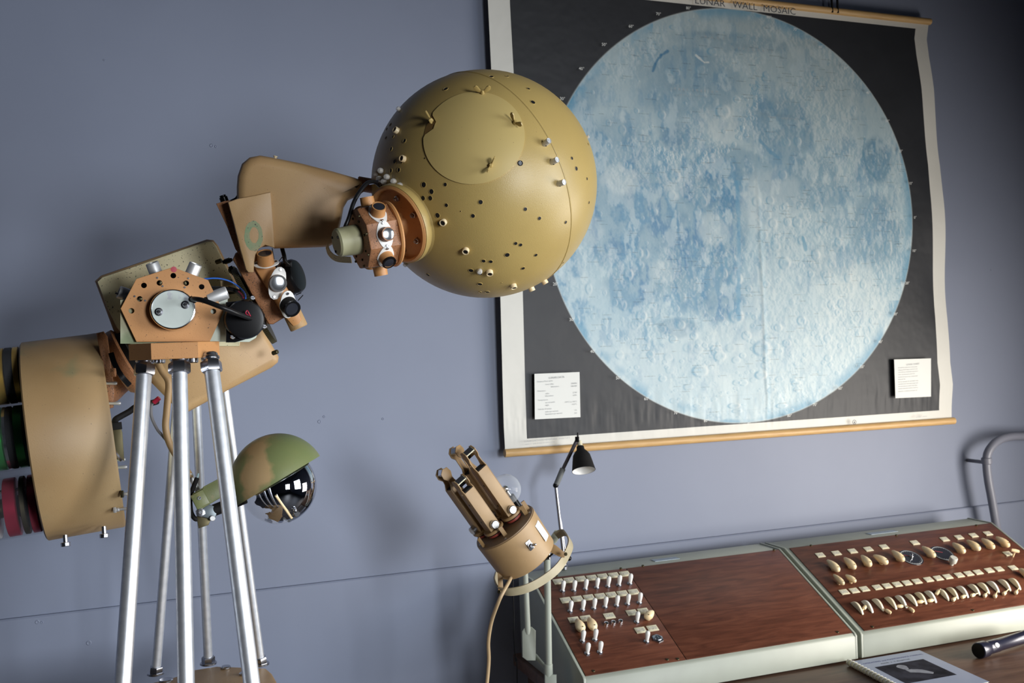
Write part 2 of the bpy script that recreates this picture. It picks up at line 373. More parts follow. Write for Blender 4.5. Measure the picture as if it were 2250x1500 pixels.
for b in [(240, 610, 60, 55, .8), (590, 410, 70, 70, .55), (395, 940, 45, 45, .6), (680, 1330, 500, 220, .5), (1080, 1130, 140, 200, .7), (780, 700, 110, 110, .45), (570, 790, 50, 60, .6), (120, 800, 40, 40, .5), (430, 640, 40, 40, .4), (900, 1000, 200, 150, .35)]: blob(bright, *b, .5)
col = np.empty(mx.shape+(3,))
base = np.stack([.42+.06*n1, .55+.05*n1, .62+.03*n1], -1)
top = np.clip((mz-.1)/1.0, 0, 1)[..., None]
base = base*(1-top*.35)+np.array([.47, .50, .46])*top*.35
def mixc(c, t, k): k = np.clip(k, 0, 1)[..., None]; return c*(1-k)+np.array(t)*k
var = .55+.9*(n2-.5)+.45
c = mixc(base, (.20, .335, .44), mare*np.clip(var, .3, 1.25))
c = mixc(c, (.06, .20, .37), deep*np.clip((n2-.40)*5, 0, 1)*.85)
c = mixc(c, (.11, .28, .45), sm(n2, .52, .66)*.75*sm(-mx+.35+n1*.3, .1, .6)*sm(.75-mz, 0, .5)*sm(mz+.85, 0, .4))
c = mixc(c, (.10, .27, .44), sm(vnoise(mx*22+5, mz*9+5, 21, 5, 1, .6), .56, .68)*.55*(.3+.7*np.clip(mare+deep, 0, 1)))
c = mixc(c, (.26, .43, .55), sm(n2, .60, .72)*.35)
n4 = vnoise(mx*30+70, mz*11+30, 31, 5, 1, .62); n5 = vnoise(mx*9+11, mz*6+17, 33, 6, 1, .62)
c = mixc(c, (.13, .29, .45), sm(n4, .50, .66)*.55*sm(n5, .42, .60)*sm(.9-mz, 0, .5))
c = mixc(c, (.075, .22, .40), sm(n4+n5, 1.06, 1.22)*.7*np.clip(mare*1.3, 0, 1)*sm(.25-mx, -.2, .4)*sm(.45-mz, 0, .3))
c = mixc(c, (.60, .69, .71), sm(n4*.5+n2*.5, .53, .62)*.55)
c = mixc(c, (.72, .77, .76), bright*(.25+.7*n2))
c = c*(1-.22*np.clip(mz-.25, 0, .7))[..., None]*np.array([.90, .945, .965])
# fine mountain hatching and relief shade
gx = np.gradient(vnoise(mx*34+10, mz*26+10, 11, 4, 1, .62), axis=1); gz = np.gradient(vnoise(mx*22+10, mz*30+10, 11, 4, 1, .62), axis=0)
rough = sm(n1, .44, .62)*.8+.2+.5*(mx > .08)*(mz < 0)
rel = np.clip(gx*26, -1, 1)*rough
c = mixc(c, (.16, .34, .47), np.clip(rel, 0, 1)*.28); c = mixc(c, (.74, .80, .80), np.clip(-rel, 0, 1)*.22)
# limb tint
lim = sm(rr, .93, 1.0); c = mixc(c, (.10, .30, .46), lim*sm(vnoise(mx*7+3, mz*7+3, 9, 4), .48, .62)*.7)
# craters
rs = np.random.RandomState(4)
def crater(a, b, r, s=1.0):
    ju = int(np.clip(np.searchsorted(XX[NV//2], MC[0]+a*MRX), 0, NU-1)); iv = int(np.clip(np.searchsorted(-ZZ[:, ju], -(MC[1]+b*MRZ)), 0, NV-1))
    k = int(r*300)+4; sl = (slice(max(0, iv-k), iv+k), slice(max(0, ju-k), ju+k))
    fx = math.sqrt(max(.12, 1-a*a)); fz = math.sqrt(max(.12, 1-b*b))
    dx = (mx[sl]-a)/fx; dz = (mz[sl]-b)/fz; d = np.sqrt(dx*dx+dz*dz)/r
    ring = np.exp(-((d-1)/.22)**2); side = np.clip(-dx/(r*1.1)+.15, -1, 1)
    c[sl] = mixc(c[sl], (.13, .31, .45), ring*np.clip(side, 0, 1)*.8*s)
    c[sl] = mixc(c[sl], (.80, .84, .82), ring*np.clip(-side, 0, 1)*.75*s)
    c[sl] = mixc(c[sl], (.20, .40, .54), np.exp(-(((dx/r-.2)**2+(dz/r)**2)/.25))*.25*s)
cnt = 0
while cnt < 900:
    a, b = rs.uniform(-1, 1, 2); q = a*a+b*b
    if q > .97: continue
    wgt = .22+.78*((b < .05 and a > .1) or b < -.45)+.15*(a > .5)
    if rs.rand() > wgt: continue
    crater(a, b, .006+.020*rs.rand()**3, .5+.5*rs.rand()); cnt += 1
for x, y, r in [(565, 152, .028), (602, 366, .036), (428, 596, .03), (652, 323, .017), (758, 234, .02), (930, 232, .02), (524, 542, .018), (650, 965, .03), (637, 910, .035), (262, 950, .028), (590, 1243, .03), (520, 1295, .04),
                (740, 1215, .045), (880, 1115, .025), (930, 880, .025), (820, 910, .03), (887, 549, .014), (1010, 835, .022), (770, 685, .02), (358, 726, .015), (345, 420, .01), (190, 408, .016), (735, 1310, .03), (810, 1420, .03), (1190, 855, .04), (650, 1100, .035), (310, 1100, .03), (640, 1420, .03)]:
    crater(*c7(x, y), r, 1)
def stroke(pts, wd, colr, s):
    global c
    q = [c7(*p) for p in pts]
    for (a, b), (a2, b2) in zip(q, q[1:]):
        L2 = (a2-a)**2+(b2-b)**2; t = np.clip(((mx-a)*(a2-a)+(mz-b)*(b2-b))/L2, 0, 1)
        d = np.sqrt((mx-a-t*(a2-a))**2+(mz-b-t*(b2-b))**2)+(n3-.5)*wd*1.2
        c = mixc(c, colr, (1-sm(d, wd*.5, wd))*s)
stroke([(405, 150), (380, 165), (358, 195), (350, 222)], .008, (.06, .19, .33), .85)
stroke([(1105, 465), (1100, 520), (1115, 575), (1150, 610)], .008, (.12, .28, .40), .6)
stroke([(735, 470), (770, 510), (800, 530)], .010, (.13, .30, .45), .7)
stroke([(505, 165), (535, 190), (550, 190)], .006, (.75, .78, .75), .6)
stroke([(655, 620), (660, 800), (657, 1110)], .013, (.13, .33, .50), .55)
stroke([(885, 820), (895, 860)], .012, (.10, .30, .45), .7)
stroke([(80, 280), (40, 350)], .012, (.08, .26, .40), .6)
for mnt in [[(520, 535), (580, 510), (630, 480), (690, 410)], [(700, 400), (715, 330), (725, 260)], [(350, 500), (440, 530)]]:
    for _ in range(46):
        k = rs.randint(len(mnt)-1); t = rs.rand(); a = mnt[k][0]+(mnt[k+1][0]-mnt[k][0])*t+rs.randn()*13; b = mnt[k][1]+(mnt[k+1][1]-mnt[k][1])*t+rs.randn()*11
        crater(*c7(a, b), .007+.006*rs.rand(), 1)
# graticule and tiny name strokes
lat = mz; 
for k in range(-8, 9):
    q = math.sin(math.radians(10*k)); c = mixc(c, (.27, .36, .41), np.exp(-((mz-q)/.0013)**2)*.16)
    la = np.sqrt(np.clip(1-mz*mz, 1e-4, 1)); c = mixc(c, (.27, .36, .41), np.exp(-((mx-q*la)/.0013)**2)*.16)
for _ in range(520):
    a, b = rs.uniform(-.95, .95, 2)
    if a*a+b*b > .93: continue
    ju = int(np.searchsorted(XX[NV//2], MC[0]+a*MRX)); iv = int(np.searchsorted(-ZZ[:, min(ju, NU-1)], -(MC[1]+b*MRZ))); L_ = rs.randint(6, 16)
    seg = c[iv:iv+1, ju:ju+L_]; c[iv:iv+1, ju:ju+L_] = seg*(1-.30*rs.rand(1, seg.shape[1], 1)-.1)
inside = (1-sm(rr, .9975, 1.0025))[..., None]
blk = np.ones_like(c)*np.array([.022, .024, .029])*(.8+.4*n1[..., None])
pic = blk*(1-inside)+c*inside
ringw = (np.exp(-((rr-1.0)/.0022)**2)*.5)[..., None]; pic = pic*(1-ringw)+np.array([.6, .66, .66])*ringw
inb = ((U_ > UB0) & (U_ < UB1) & (V_ > VB0) & (V_ < VB1))[..., None]
pap = np.array([.66, .66, .62])*(.96+.06*n1[..., None])
img = np.where(inb, pic, pap)
me = bpy.data.meshes.new('sheet'); nv = NU*NV
co = np.stack([XX-1.9, YY-YP, ZZ-1.34], -1).reshape(-1, 3)
idx = np.arange(nv).reshape(NV, NU); quads = np.stack([idx[:-1, :-1], idx[1:, :-1], idx[1:, 1:], idx[:-1, 1:]], -1).reshape(-1, 4)
me.vertices.add(nv); me.vertices.foreach_set('co', co.ravel())
me.loops.add(quads.size); me.loops.foreach_set('vertex_index', quads.ravel())
me.polygons.add(len(quads)); me.polygons.foreach_set('loop_start', np.arange(len(quads))*4); me.polygons.foreach_set('loop_total', np.full(len(quads), 4))
me.update(calc_edges=True); me.polygons.foreach_set('use_smooth', np.ones(len(quads), bool))
ca = me.color_attributes.new('print', 'FLOAT_COLOR', 'POINT')
ca.data.foreach_set('color', np.concatenate([img.reshape(-1, 3), np.ones((nv, 1))], 1).ravel())
mp_ = bpy.data.materials.new('printed_chart_paper'); mp_.use_nodes = True; nt = mp_.node_tree; b = nt.nodes['Principled BSDF']
at = nt.nodes.new('ShaderNodeAttribute'); at.attribute_name = 'print'; nt.links.new(at.outputs['Color'], b.inputs['Base Color']); b.inputs['Roughness'].default_value = .5; b.inputs['Specular IOR Level'].default_value = .36
g = nt.nodes.new('ShaderNodeNewGeometry'); ns = nt.nodes.new('ShaderNodeTexNoise'); ns.inputs['Scale'].default_value = 14; nt.links.new(g.outputs['Position'], ns.inputs['Vector'])
bp = nt.nodes.new('ShaderNodeBump'); bp.inputs['Strength'].default_value = .25; bp.inputs['Distance'].default_value = .01; nt.links.new(ns.outputs['Fac'], bp.inputs['Height']); nt.links.new(bp.outputs[0], b.inputs['Normal'])
me.materials.append(mp_)
sh = bpy.data.objects.new('printed_sheet', me); COL.objects.link(sh); sh.parent = chart; sh.location = (0, 0, 0)
def W(px, py, off=.0): 
    """point on the sheet front"""
    v = onY(px, py, YP-.0145-off); return v
for nm, a, b_, r in (('top_rod', (1064, -62), (2043.5, 48), .0115), ('bottom_rod', (1109, 995.5), (2096, 924), .0125)):
    mb = MB(); A, B = onY(*a, YP-.004), onY(*b_, YP-.004); mb.tube([A, B], r, 16); obj(nm, mb, M_RODW, chart)
mb = MB(); A = onY(1833, 23, YP-.006)
for dx in (-.013, .010): mb.tube([A+Vector((dx, -.006, -.01)), A+Vector((dx*1.1, -.004, .10)), A+Vector((dx*.6, .022, .24))], .0042, 6)
obj('hanging_cord', mb, M_BLACKM, chart)
def onwall(p, sc=1, rot=0): return basis(Vector(p), Vector((1, 0, 0)), Vector((0, 0, 1)), Vector((0, -1, 0)), sc) @ RZ(rot)
YT = YP-.0165
for s_, px, py in (('U.S.A.F.', 1440, -14), ('LUNAR', 1560, 5), ('WALL', 1637, 13.5), ('MOSAIC', 1713, 22.5)):
    text('title_word', s_, onwall(onY(px, py, YT), 1, -.022), .031, M_INK, chart, sx=1.15)
for s_, px, py in [('30°', 1236, 217), ('40°', 1278, 151), ('50°', 1328, 98), ('60°', 1387, 58), ('70°', 1447, 31), ('80°', 1513, 18), ('80°', 1690, 38), ('70°', 1748, 65), ('60°', 1804, 103), ('50°', 1859, 150), ('40°', 1908, 204), ('30°', 1950, 266), ('20°', 1979, 332), ('10°', 2001, 403), ('0°', 2011, 478),
                   ('10°', 2009, 551), ('20°', 1994, 622), ('30°', 1968, 690), ('40°', 1935, 751), ('50°', 1895, 806), ('60°', 1847, 853), ('70°', 1791, 889), ('80°', 1735, 913), ('0°', 1646, 931), ('80°', 1552, 924), ('70°', 1486, 907), ('60°', 1421, 876), ('50°', 1359, 830), ('40°', 1303, 772), ('30°', 1257, 702), ('20°', 1221, 624)]:
    text('degree_mark', s_, onwall(onY(px, py, YT)), .0135, M_PAPER, chart)
for s_, px, py, sp, sz in [('MARE', 1496, 196, 2.4, .0115), ('IMBRIUM', 1550, 200, 2.4, .0115), ('SEA', 1498, 208, 2.2, .007), ('OF', 1520, 209, 2.2, .007), ('RAINS', 1546, 211, 2.2, .007), ('MARE', 1570, 83, 3.5, .012), ('FRIGORIS', 1660, 110, 3.0, .012), ('MARE', 1696, 257, 1.6, .009), ('SERENITATIS', 1738, 261, 1.6, .009)]:
    text('sea_name', s_, onwall(onY(px, py, YT), 1, -.02), sz, M_INKG, chart, space=sp)
def card(px4, label):
    pts = [onY(x, y, YT) for x, y in px4]; mb = MB()
    mb.prism([(p.x, p.z) for p in pts], 0, .0015, basis(Vector((0, YT, 0)), Vector((1, 0, 0)), Vector((0, 0, 1)), Vector((0, -1, 0))))
    return obj('data_card', mb, M_PAPER, chart, smooth=False, label=label)
c1 = card([(1174, 821), (1273, 817), (1275, 916), (1175, 921)], 'white printed table of lunar data on the black paper')
def crop6(x, y): return onY(1130+x/7.144, 800+y/7.144, YT-.003)
for s_, x, y, al, sz in [('LUNAR DATA', 668, 208, 'CENTER', .0085), ('Distance from earth', 365, 275, 'LEFT', .0062), ('mean miles', 490, 317, 'LEFT', .0062), ('kilometers', 580, 354, 'LEFT', .0062), ('238,860', 985, 297, 'RIGHT', .0062), ('384,400', 985, 340, 'RIGHT', .0062),
                   ('Diameters', 368, 423, 'LEFT', .0062), ('miles', 490, 462, 'LEFT', .0062), ('kilometers', 490, 500, 'LEFT', .0062), ('2,160', 985, 441, 'RIGHT', .0062), ('3,476', 985, 484, 'RIGHT', .0062),
                   ('Temperature', 372, 567, 'LEFT', .0062), ('sun at zenith', 490, 603, 'LEFT', .0062), ('night', 490, 645, 'LEFT', .0062), ('134°C to 130°C', 985, 583, 'RIGHT', .0062), ('-153°C', 985, 625, 'RIGHT', .0062),
                   ('Velocity of escape', 372, 710, 'LEFT', .0062), ('miles per second', 490, 747, 'LEFT', .0062), ('kilometers per second', 490, 786, 'LEFT', .0062), ('1.5', 985, 720, 'RIGHT', .0062), ('2.4', 985, 765, 'RIGHT', .0062)]:
    text('card_line', s_, onwall(crop6(x, y), 1, .012), sz, M_INKG, c1, align=al)
c2 = card([(1964, 789.5), (2045, 787), (2045, 871), (1967, 874.5)], 'white printed text card near the right edge of the black paper')
text('card_line', 'LUNAR CHART', onwall(onY(2006, 800, YT-.003), 1, .012), .0085, M_INKG, c2)
rt = random.Random(3)
for i, y in enumerate([808, 813, 818, 823, 828.5, 833.5, 839, 844, 849, 854, 860]):
    s_ = ' '.join(''.join(rt.choice('aeiounrstlm') for _ in range(rt.randint(2, 8))) for _ in range(6))
    s_ = s_[:12] if y == 833.5 else s_[:30]
    text('card_line', s_, onwall(onY(1974, y, YT-.003), 1, .01), .0062, M_INKG, c2, align='LEFT', sx=1.15 if len(s_) > 20 else 1)
for i, (s_, px, py, sz) in enumerate([('LUNAR EARTHSIDE HEMISPHERE   Sheet 1 of 2', 1152, 970, .0075), ('edition 1   scale of chart at centre of disc', 1153, 976, .006), ('compiled from telescopic photographs', 1170, 982, .006)]):
    text('margin_note', s_, onwall(onY(px, py, YT), 1, .014), sz, M_INKG, chart, align='LEFT')
for s_, px, py in [('printed  edition', 2025, 915)]:
    text('margin_note', s_, onwall(onY(px, py, YT), 1, .014), .008, M_INKG, chart)
mb = MB(); mb.lathe([(.0065, 0), (.008, 0), (.008, .0008), (.0065, .0008)], onwall(onY(1877, 927, YT)), 20); mb.prism([(-.003, -.004), (.003, -.004), (0, .005)], 0, .0008, onwall(onY(1877, 927, YT)))
obj('registration_mark', mb, M_INK, chart)
# ------------------------------------------------------------------ star projector on its pipe frame
ZB = 2.02
pb = P(420, 1500, 2.15); proj = thing('star_projector', (pb.x, pb.y, 0), 'tall tan star projector with a big pierced globe on a silver pipe frame', 'planetarium projector')
def PO(name, mb, m, label=None, **k): return obj(name, mb, m, proj, label=label, **k)
AX = Vector((.86, .42, -.28)).normalized()          # instrument axis in view axes, lower left to upper right
# globe
SB = fr(1064.5, 407.5, ZB); RB = 246.5
mb = MB(); mb.sphere(RB, SB, 96, 48); globe = PO('star_globe', mb, M_BALL, 'mustard pierced star globe')
def onball(cx, cy, big=True):
    x, y = (800+cx/2.778, 140+cy/2.778) if big else (cx, cy)
    o = SB.to_translation(); s = ZB/FPX; r = RB*s; d = ray(x, y).normalized(); L_ = o-CAM; t = L_.dot(d); q = r*r-(L_.length_squared-t*t)
    p = CAM+d*(t-math.sqrt(max(q, 0))); n = (p-o).normalized()
    if q < 0: p = o+n*r
    return p, n, s
def BF(cx, cy, lean=None, roll=0):
    p, n, s = onball(cx, cy)
    if lean is not None:
        X, Y, Z = [SB.to_3x3().col[i].normalized() for i in range(3)]; n = (n*1.0+X*lean[0]+Y*lean[1]+Z*lean[2]).normalized()
    return along(p, n, UP, s) @ RZ(roll)
# joint bead
pts = [onball(cx, cy) for cx, cy in [(600, 57), (790, 95), (1010, 270), (1150, 480), (1215, 640), (1257, 800), (1265, 940), (1235, 1120), (1155, 1278)]]
o = SB.to_translation(); A = np.array([list(p-o) for p, n, s in pts]); nrm = np.linalg.lstsq(A, np.ones(len(A)), rcond=None)[0]
dd = 1/np.linalg.norm(nrm); nv_ = Vector(nrm/np.linalg.norm(nrm)); r0 = RB*ZB/FPX; s_ = ZB/FPX; rc = math.sqrt(r0*r0-dd*dd)
mb = MB(); mb.lathe([(rc-.3*s_+1.5*s_*math.cos(a), 2.4*s_*math.sin(a)) for a in np.linspace(-math.pi, math.pi, 13)], along(o+nv_*dd, nv_), 128)
obj('joint_band', mb, M_BALL, globe)
def hole(r):
    m_ = MB(); m_.lathe([(r*1.12, -.6), (r*1.10, .5), (r*.93, .7), (r*.86, -.2)], None, 16); m_.mi = 1; m_.lathe([(r*.9, .35), (0, .35)], None, 16); return m_
holes = [(498, 154, 15), (775, 79, 15), (873, 77, 11), (1003, 153, 11), (1030, 235, 15), (1268, 577, 10), (1295, 640, 13), (1360, 702, 9), (1372, 847, 9), (1230, 967, 10), (1070, 943, 11), (984, 887, 11), (711, 844, 13), (664, 928, 12), (502, 863, 11), (495, 737, 11),
         (364, 738, 16), (411, 780, 15), (360, 820, 14), (404, 820, 14), (448, 925, 15), (460, 975, 14), (392, 1099, 15), (390, 1287, 13), (873, 1166, 15), (925, 1096, 11), (955, 1105, 11), (1048, 1167, 11), (970, 1248, 12), (1213, 1214, 9), (729, 1203, 12), (773, 1207, 12), (652, 1261, 15), (706, 1280, 15), (706, 1344, 15), (751, 1392, 15), (708, 1393, 9),
         (177, 445, 10), (247, 470, 13), (165, 520, 13), (133, 452, 9), (160, 372, 10), (138, 398, 8), (187, 596, 13), (230, 598, 10), (164, 652, 13), (212, 648, 13), (84, 650, 9), (372, 576, 5), (840, 1337, 4), (671, 344, 3), (1368, 492, 8), (921, 320, 5), (330, 1170, 9), (250, 1180, 10), (590, 900, 3), (745, 540, 3)]
for cx, cy, r in holes:
    m_ = hole(r/2.778); q = MB(); q.mi = 0; q.v = [tuple(BF(cx, cy) @ Vector(v)) for v in m_.v]; q.f = m_.f; q.m = m_.m
    obj('pinhole', q, [M_BALL, M_HOLE], globe)
def barrel(cx, cy, r, h, body, lens, lean=None, name='lens_barrel'):
    F_ = BF(cx, cy, lean); m_ = MB(); m_.lathe([(r, -3), (r, h-.6), (r*.93, h), (r*.72, h), (r*.68, h-1.2)], F_, 20); m_.mi = 1; m_.lathe([(r*.72, h-1.2), (0, h-1.2)], F_, 20)
    return obj(name, m_, [body, lens], globe)
for cx, cy in [(487, 965), (622, 1136), (766, 1268), (910, 1350), (1020, 1369), (243, 582), (203, 411), (1102, 1330)]: barrel(cx, cy, 7, 8, M_CREAM, M_HOLE)
barrel(953, 607, 5.5, 1.6, M_BLACK, M_LENSW)
for cx, cy in [(1100, 490), (1147, 601), (1187, 732)]:
    F_ = BF(cx, cy, (.3, .25, .2)); m_ = MB(); m_.lathe([(6, -3), (6, 15), (5.6, 16), (5.2, 16), (4.8, 15.2), (2.4, 15.2), (2.2, 16), (0, 16)], F_, 20)
    m_.mi = 1; m_.cyl(1.8, 5.2, 6.4, F_ @ T(0, 0, 4) @ RX(math.pi/2), 10)
    obj('silver_knob', m_, [M_ALUD, M_HOLE], globe)
M_CLR2 = mat('clear_bulb', (.80, .79, .76), .12, alpha=.55, spec=.9)
def bulb(cx, cy, lean, h=13, r=6):
    F_ = BF(cx, cy, lean); m_ = MB(); m_.lathe([(r*.55, -4), (r*.8, 0), (r, h*.4), (r*.95, h*.75), (r*.6, h*.96), (0, h)], F_, 18); m_.mi = 1; m_.cyl(r*.45, 0, h*.5, F_, 10)
    obj('clear_bulb', m_, [M_CLR2, M_CREAM], globe)
for cx, cy in [(112, 655), (103, 703), (148, 692), (188, 718), (226, 742), (222, 776), (262, 772), (350, 925), (82, 670), (130, 720)]: bulb(cx, cy, (.25, .05, .5))
bulb(706, 1262, (0, .5, .3)); bulb(218, 285, (-.1, .3, .2), 9, 5); bulb(258, 1220, (-.4, -.3, .2), 8, 5); bulb(1378, 440, (0, 0, 0), 5, 4)
# hatch with chipped edge and wing nuts
p, n, s = onball(664, 421); HF = along(p-n*r0, n, UP, s); th0 = math.asin(100/RB)
mb = MB(); rows = []; vs = []; fs = []; KA = 96; KR = 12; Rh = RB+2.2
def edge(a):
    a = a % (2*math.pi); d = (a-math.radians(163)+math.pi) % (2*math.pi)-math.pi
    k = 1-.20*max(0, 1-abs(d/.24)**3) if abs(d) < .24 else 1
    return k-(.012*math.sin(a*37) if abs(d) < .24 else 0)
for j in range(KR+1):
    for i in range(KA):
        a = 2*math.pi*i/KA; th = th0*edge(a)*j/KR; vs.append((Rh*math.sin(th)*math.cos(a), Rh*math.sin(th)*math.sin(a), Rh*math.cos(th)))
for i in range(KA):
    a = 2*math.pi*i/KA; th = th0*edge(a); vs.append(((Rh-2.4)*math.sin(th)*math.cos(a), (Rh-2.4)*math.sin(th)*math.sin(a), (Rh-2.4)*math.cos(th)))
for j in range(KR+1):
    for i in range(KA): fs.append((j*KA+i, j*KA+(i+1) % KA, (j+1)*KA+(i+1) % KA, (j+1)*KA+i))
mb.add(vs, fs, HF); obj('hatch_cover', mb, mat('hatch_paint', (.56, .42, .16), .42, speck=(.15, .1, .04), spk_scale=260, spk=.76), globe, label='yellower round hatch cover with a chipped edge')
mb = MB(); vs = []; fs = []
for a in np.linspace(math.radians(149), math.radians(178), 10):
    for k in (.77, 1.0): t_ = th0*k; R2 = RB+.7; vs.append((R2*math.sin(t_)*math.cos(a), R2*math.sin(t_)*math.sin(a), R2*math.cos(t_)))
fs = [(2*i, 2*i+1, 2*i+3, 2*i+2) for i in range(9)]; mb.add(vs, fs, HF); obj('notch_shadow_patch', mb, mat('notch_shadow_brown', (.16, .09, .025), .6), globe)  # shadow inside the chipped notch, painted as a dark brown patch
for cx, cy, a in [(722, 186, 0), (415, 352, 2.1), (916, 366, 2.2), (772, 622, 1.1)]:
    F_ = BF(cx, cy, None, a) @ T(0, 0, 2); m_ = MB(); m_.lathe([(4.5, 0), (4, 4), (2.5, 8), (0, 8)], F_, 14)
    for sg in (-1, 1): m_.prism([(2*sg, 2), (7*sg, 3), (13*sg, 6), (17*sg, 11), (17*sg, 16), (13*sg, 19), (9*sg, 17), (6*sg, 12), (3*sg, 8)], -1.3, 1.3, F_ @ RX(math.pi/2), .4)
    obj('wing_nut', m_, M_BALL, globe)
# neck flange
FA = Vector((-.72, -.325, .615))
FL = fr(872, 494, 1.868, FA)
mb = MB(); mb.lathe([(20, 10), (24, 0), (30, -6), (78, -10), (80, 2), (84, 4), (88, 0), (89, -12), (84, -22), (60, -26), (0, -26)], FL, 64); fl = PO('neck_flange', mb, [M_ORNG], 'dished flange joining globe to the arm')
mb.mi = 0
for a in (.35, 1.3, 2.3, 3.4, 4.6, 5.6):
    m_ = MB(); m_.nut(7.5, -10, -3, FL @ RZ(a) @ T(60, 0, 0)); m_.cyl(4, -3, 3, FL @ RZ(a) @ T(60, 0, 0), 12, .8); obj('flange_bolt', m_, M_STEEL, fl)
mb = MB(); mb.lathe([(81, -13), (86, -1), (90, -2), (90.5, -14), (85, -24)], FL, 64); obj('flange_rim', mb, M_BALL, fl)
mb = MB(); mb.lathe([(60, -22), (82, -24), (96, -42), (80, -60)], FL, 48); obj('globe_collar', mb, M_BALL, fl)
# lens cluster by the globe
ZC = 1.82
CL = fr(818, 520, ZC, (-.92, -.17, .36), (0, 1, 0)); NF = 8
def octa(r, off=0): return [(r*math.cos(math.pi*2*(i+.5)/NF+off), r*math.sin(math.pi*2*(i+.5)/NF+off)) for i in range(NF)]
def ang_of(Mx, vx, vy, vz, px, py, z):
    O = P(px, py, z); Z = (CAM-O).normalized(); X = UP.cross(Z).normalized(); Y = Z.cross(X); v = X*vx+Y*vy+Z*vz
    l = Mx.to_3x3().inverted() @ v; return math.atan2(l.y, l.x)
a0 = ang_of(CL, .25, .05, 1, 818, 520, ZC)
mb = MB(); mb.prism(octa(70), -42, 34, CL @ RZ(a0), 5); clus = PO('lens_cluster', mb, M_RUST, 'speckled brown eight-sided lens cluster')
mb = MB(); mb.lathe([(60, -47), (72, -46), (74, -42), (72, -38), (60, -37)], CL, 48); obj('cluster_ring', mb, M_ORNG, clus)
mb = MB(); mb.lathe([(0, 84), (27, 84), (31, 80), (33, 40), (33, 30)], CL, 36); hub = obj('end_cap', mb, M_KNOBG, clus, label='olive end cap')
for a in (.6, 2.6, 4.2): 
    m_ = MB(); m_.cyl(3, 83, 86, CL @ RZ(a) @ T(22, 0, 0), 10); obj('cap_screw', m_, M_HOLE, clus)
for i in range(NF):
    for rr_ in (46, 60):
        m_ = MB(); m_.cyl(2.6, 32, 37, CL @ RZ(i*math.pi/4+.2) @ T(rr_, 0, 0), 10, .5); obj('face_screw', m_, M_BRASS, clus)
def mount(Mx, parent, body=M_ORNG, lens=M_LENS, r=17, h=30, plate=M_WHITE, pr=24, long=34, black=False, rim=False):
    """one lens mount standing on the drum: pale diamond plate, tapered barrel, lens, two screws"""
    m_ = MB(); pts = []
    for i in range(28):
        a = 2*math.pi*i/28; k = abs(math.sin(a)); rad = 20+(long-20)*k**5; pts.append((rad*math.cos(a)*.98, rad*math.sin(a)))
    m_.prism(pts, 0, 2.5, Mx, .6); obj('lens_plate', m_, plate, parent)
    m_ = MB(); m_.lathe([(r*1.08, 2), (r*1.05, 6), (r, h), (r*.86, h), (r*.84, h-2)], Mx, 28)
    if rim: m_.mi = 2; m_.lathe([(r*1.03, h-4), (r*1.05, h+.5), (r*.82, h+.5)], Mx, 28)
    m_.mi = 1; m_.lathe([(r*.86, h-1.2), (r*.5, h-.2), (0, h)], Mx, 28)
    obj('lens_tube', m_, [body, lens, M_BLACK], parent)
    for sg in (-1, 1):
        m_ = MB(); m_.cyl(3.3, 2, 5, Mx @ T(0, sg*(long-6.5), 0), 12, .6); m_.mi = 1; m_.box(0, sg*(long-6.5), 5.1, 5.4, 1, .4, Mx); obj('mount_screw', m_, [M_STEEL, M_BLACK], parent)
def radial(Mx, ang, r, z=0):
    """frame on the drum rim: local Z outward, local Y around the rim"""
    return Mx @ RZ(ang) @ T(r, 0, z) @ RY(math.pi/2) 

for k in range(NF):
    kw = {}
    if k == 0: kw = dict(lens=M_LENSW, body=M_RUST)
    if k == 1: kw = {}
    st = math.pi/4
    mount(radial(CL, a0+k*st, 64, -4), clus, **{**dict(r=15, h=23, long=31), **kw, **(dict(rim=True) if k == 7 else {})})
# housing arm
AF = fr(640, 450, 1.98)
def loc(pts, cx, cy): return [(x-cx, -(y-cy)) for x, y in pts]
house = [(604, 351), (663, 361), (727, 375), (775, 387), (793, 393), (798, 402), (797, 416), (780, 428), (761, 437), (752, 453), (748, 477), (743, 501), (739, 519), (732, 532), (719, 539), (690, 541), (647, 543), (604, 545), (597, 540), (560, 545), (530, 500), (526, 440), (526, 415), (528, 392), (537, 366), (553, 352), (575, 347)]
mb = MB(); mb.prism(loc(house, 640, 450), -70, 48, AF, 20); arm = PO('arm_housing', mb, M_TAN, 'broad tan sheet-metal arm cover', ang=50)
mb = MB(); mb.prism([(x*1.012, y*1.012) for x, y in loc(house, 640, 450)], -8, -4, AF); obj('seam_edge', mb, M_BLACKM, arm)
flap = [(504, 448), (524, 440), (560, 432), (592, 424), (596, 470), (600, 543), (593, 541), (580, 537), (567, 545), (560, 558), (557, 575), (556, 596), (545, 596), (540, 590), (528, 545), (515, 490)]
mb = MB(); mb.prism(loc(flap, 640, 450), 30, 52, AF @ Matrix.Rotation(.10, 4, 'Y'), 3); obj('side_flap', mb, M_TAN, arm)
mb = MB(); mb.prism(loc([(483, 452), (500, 446), (512, 444), (530, 500), (548, 560), (536, 568), (522, 548), (505, 500)], 640, 450), -30, 28, AF, 2); obj('inner_flap', mb, M_RUST, arm)
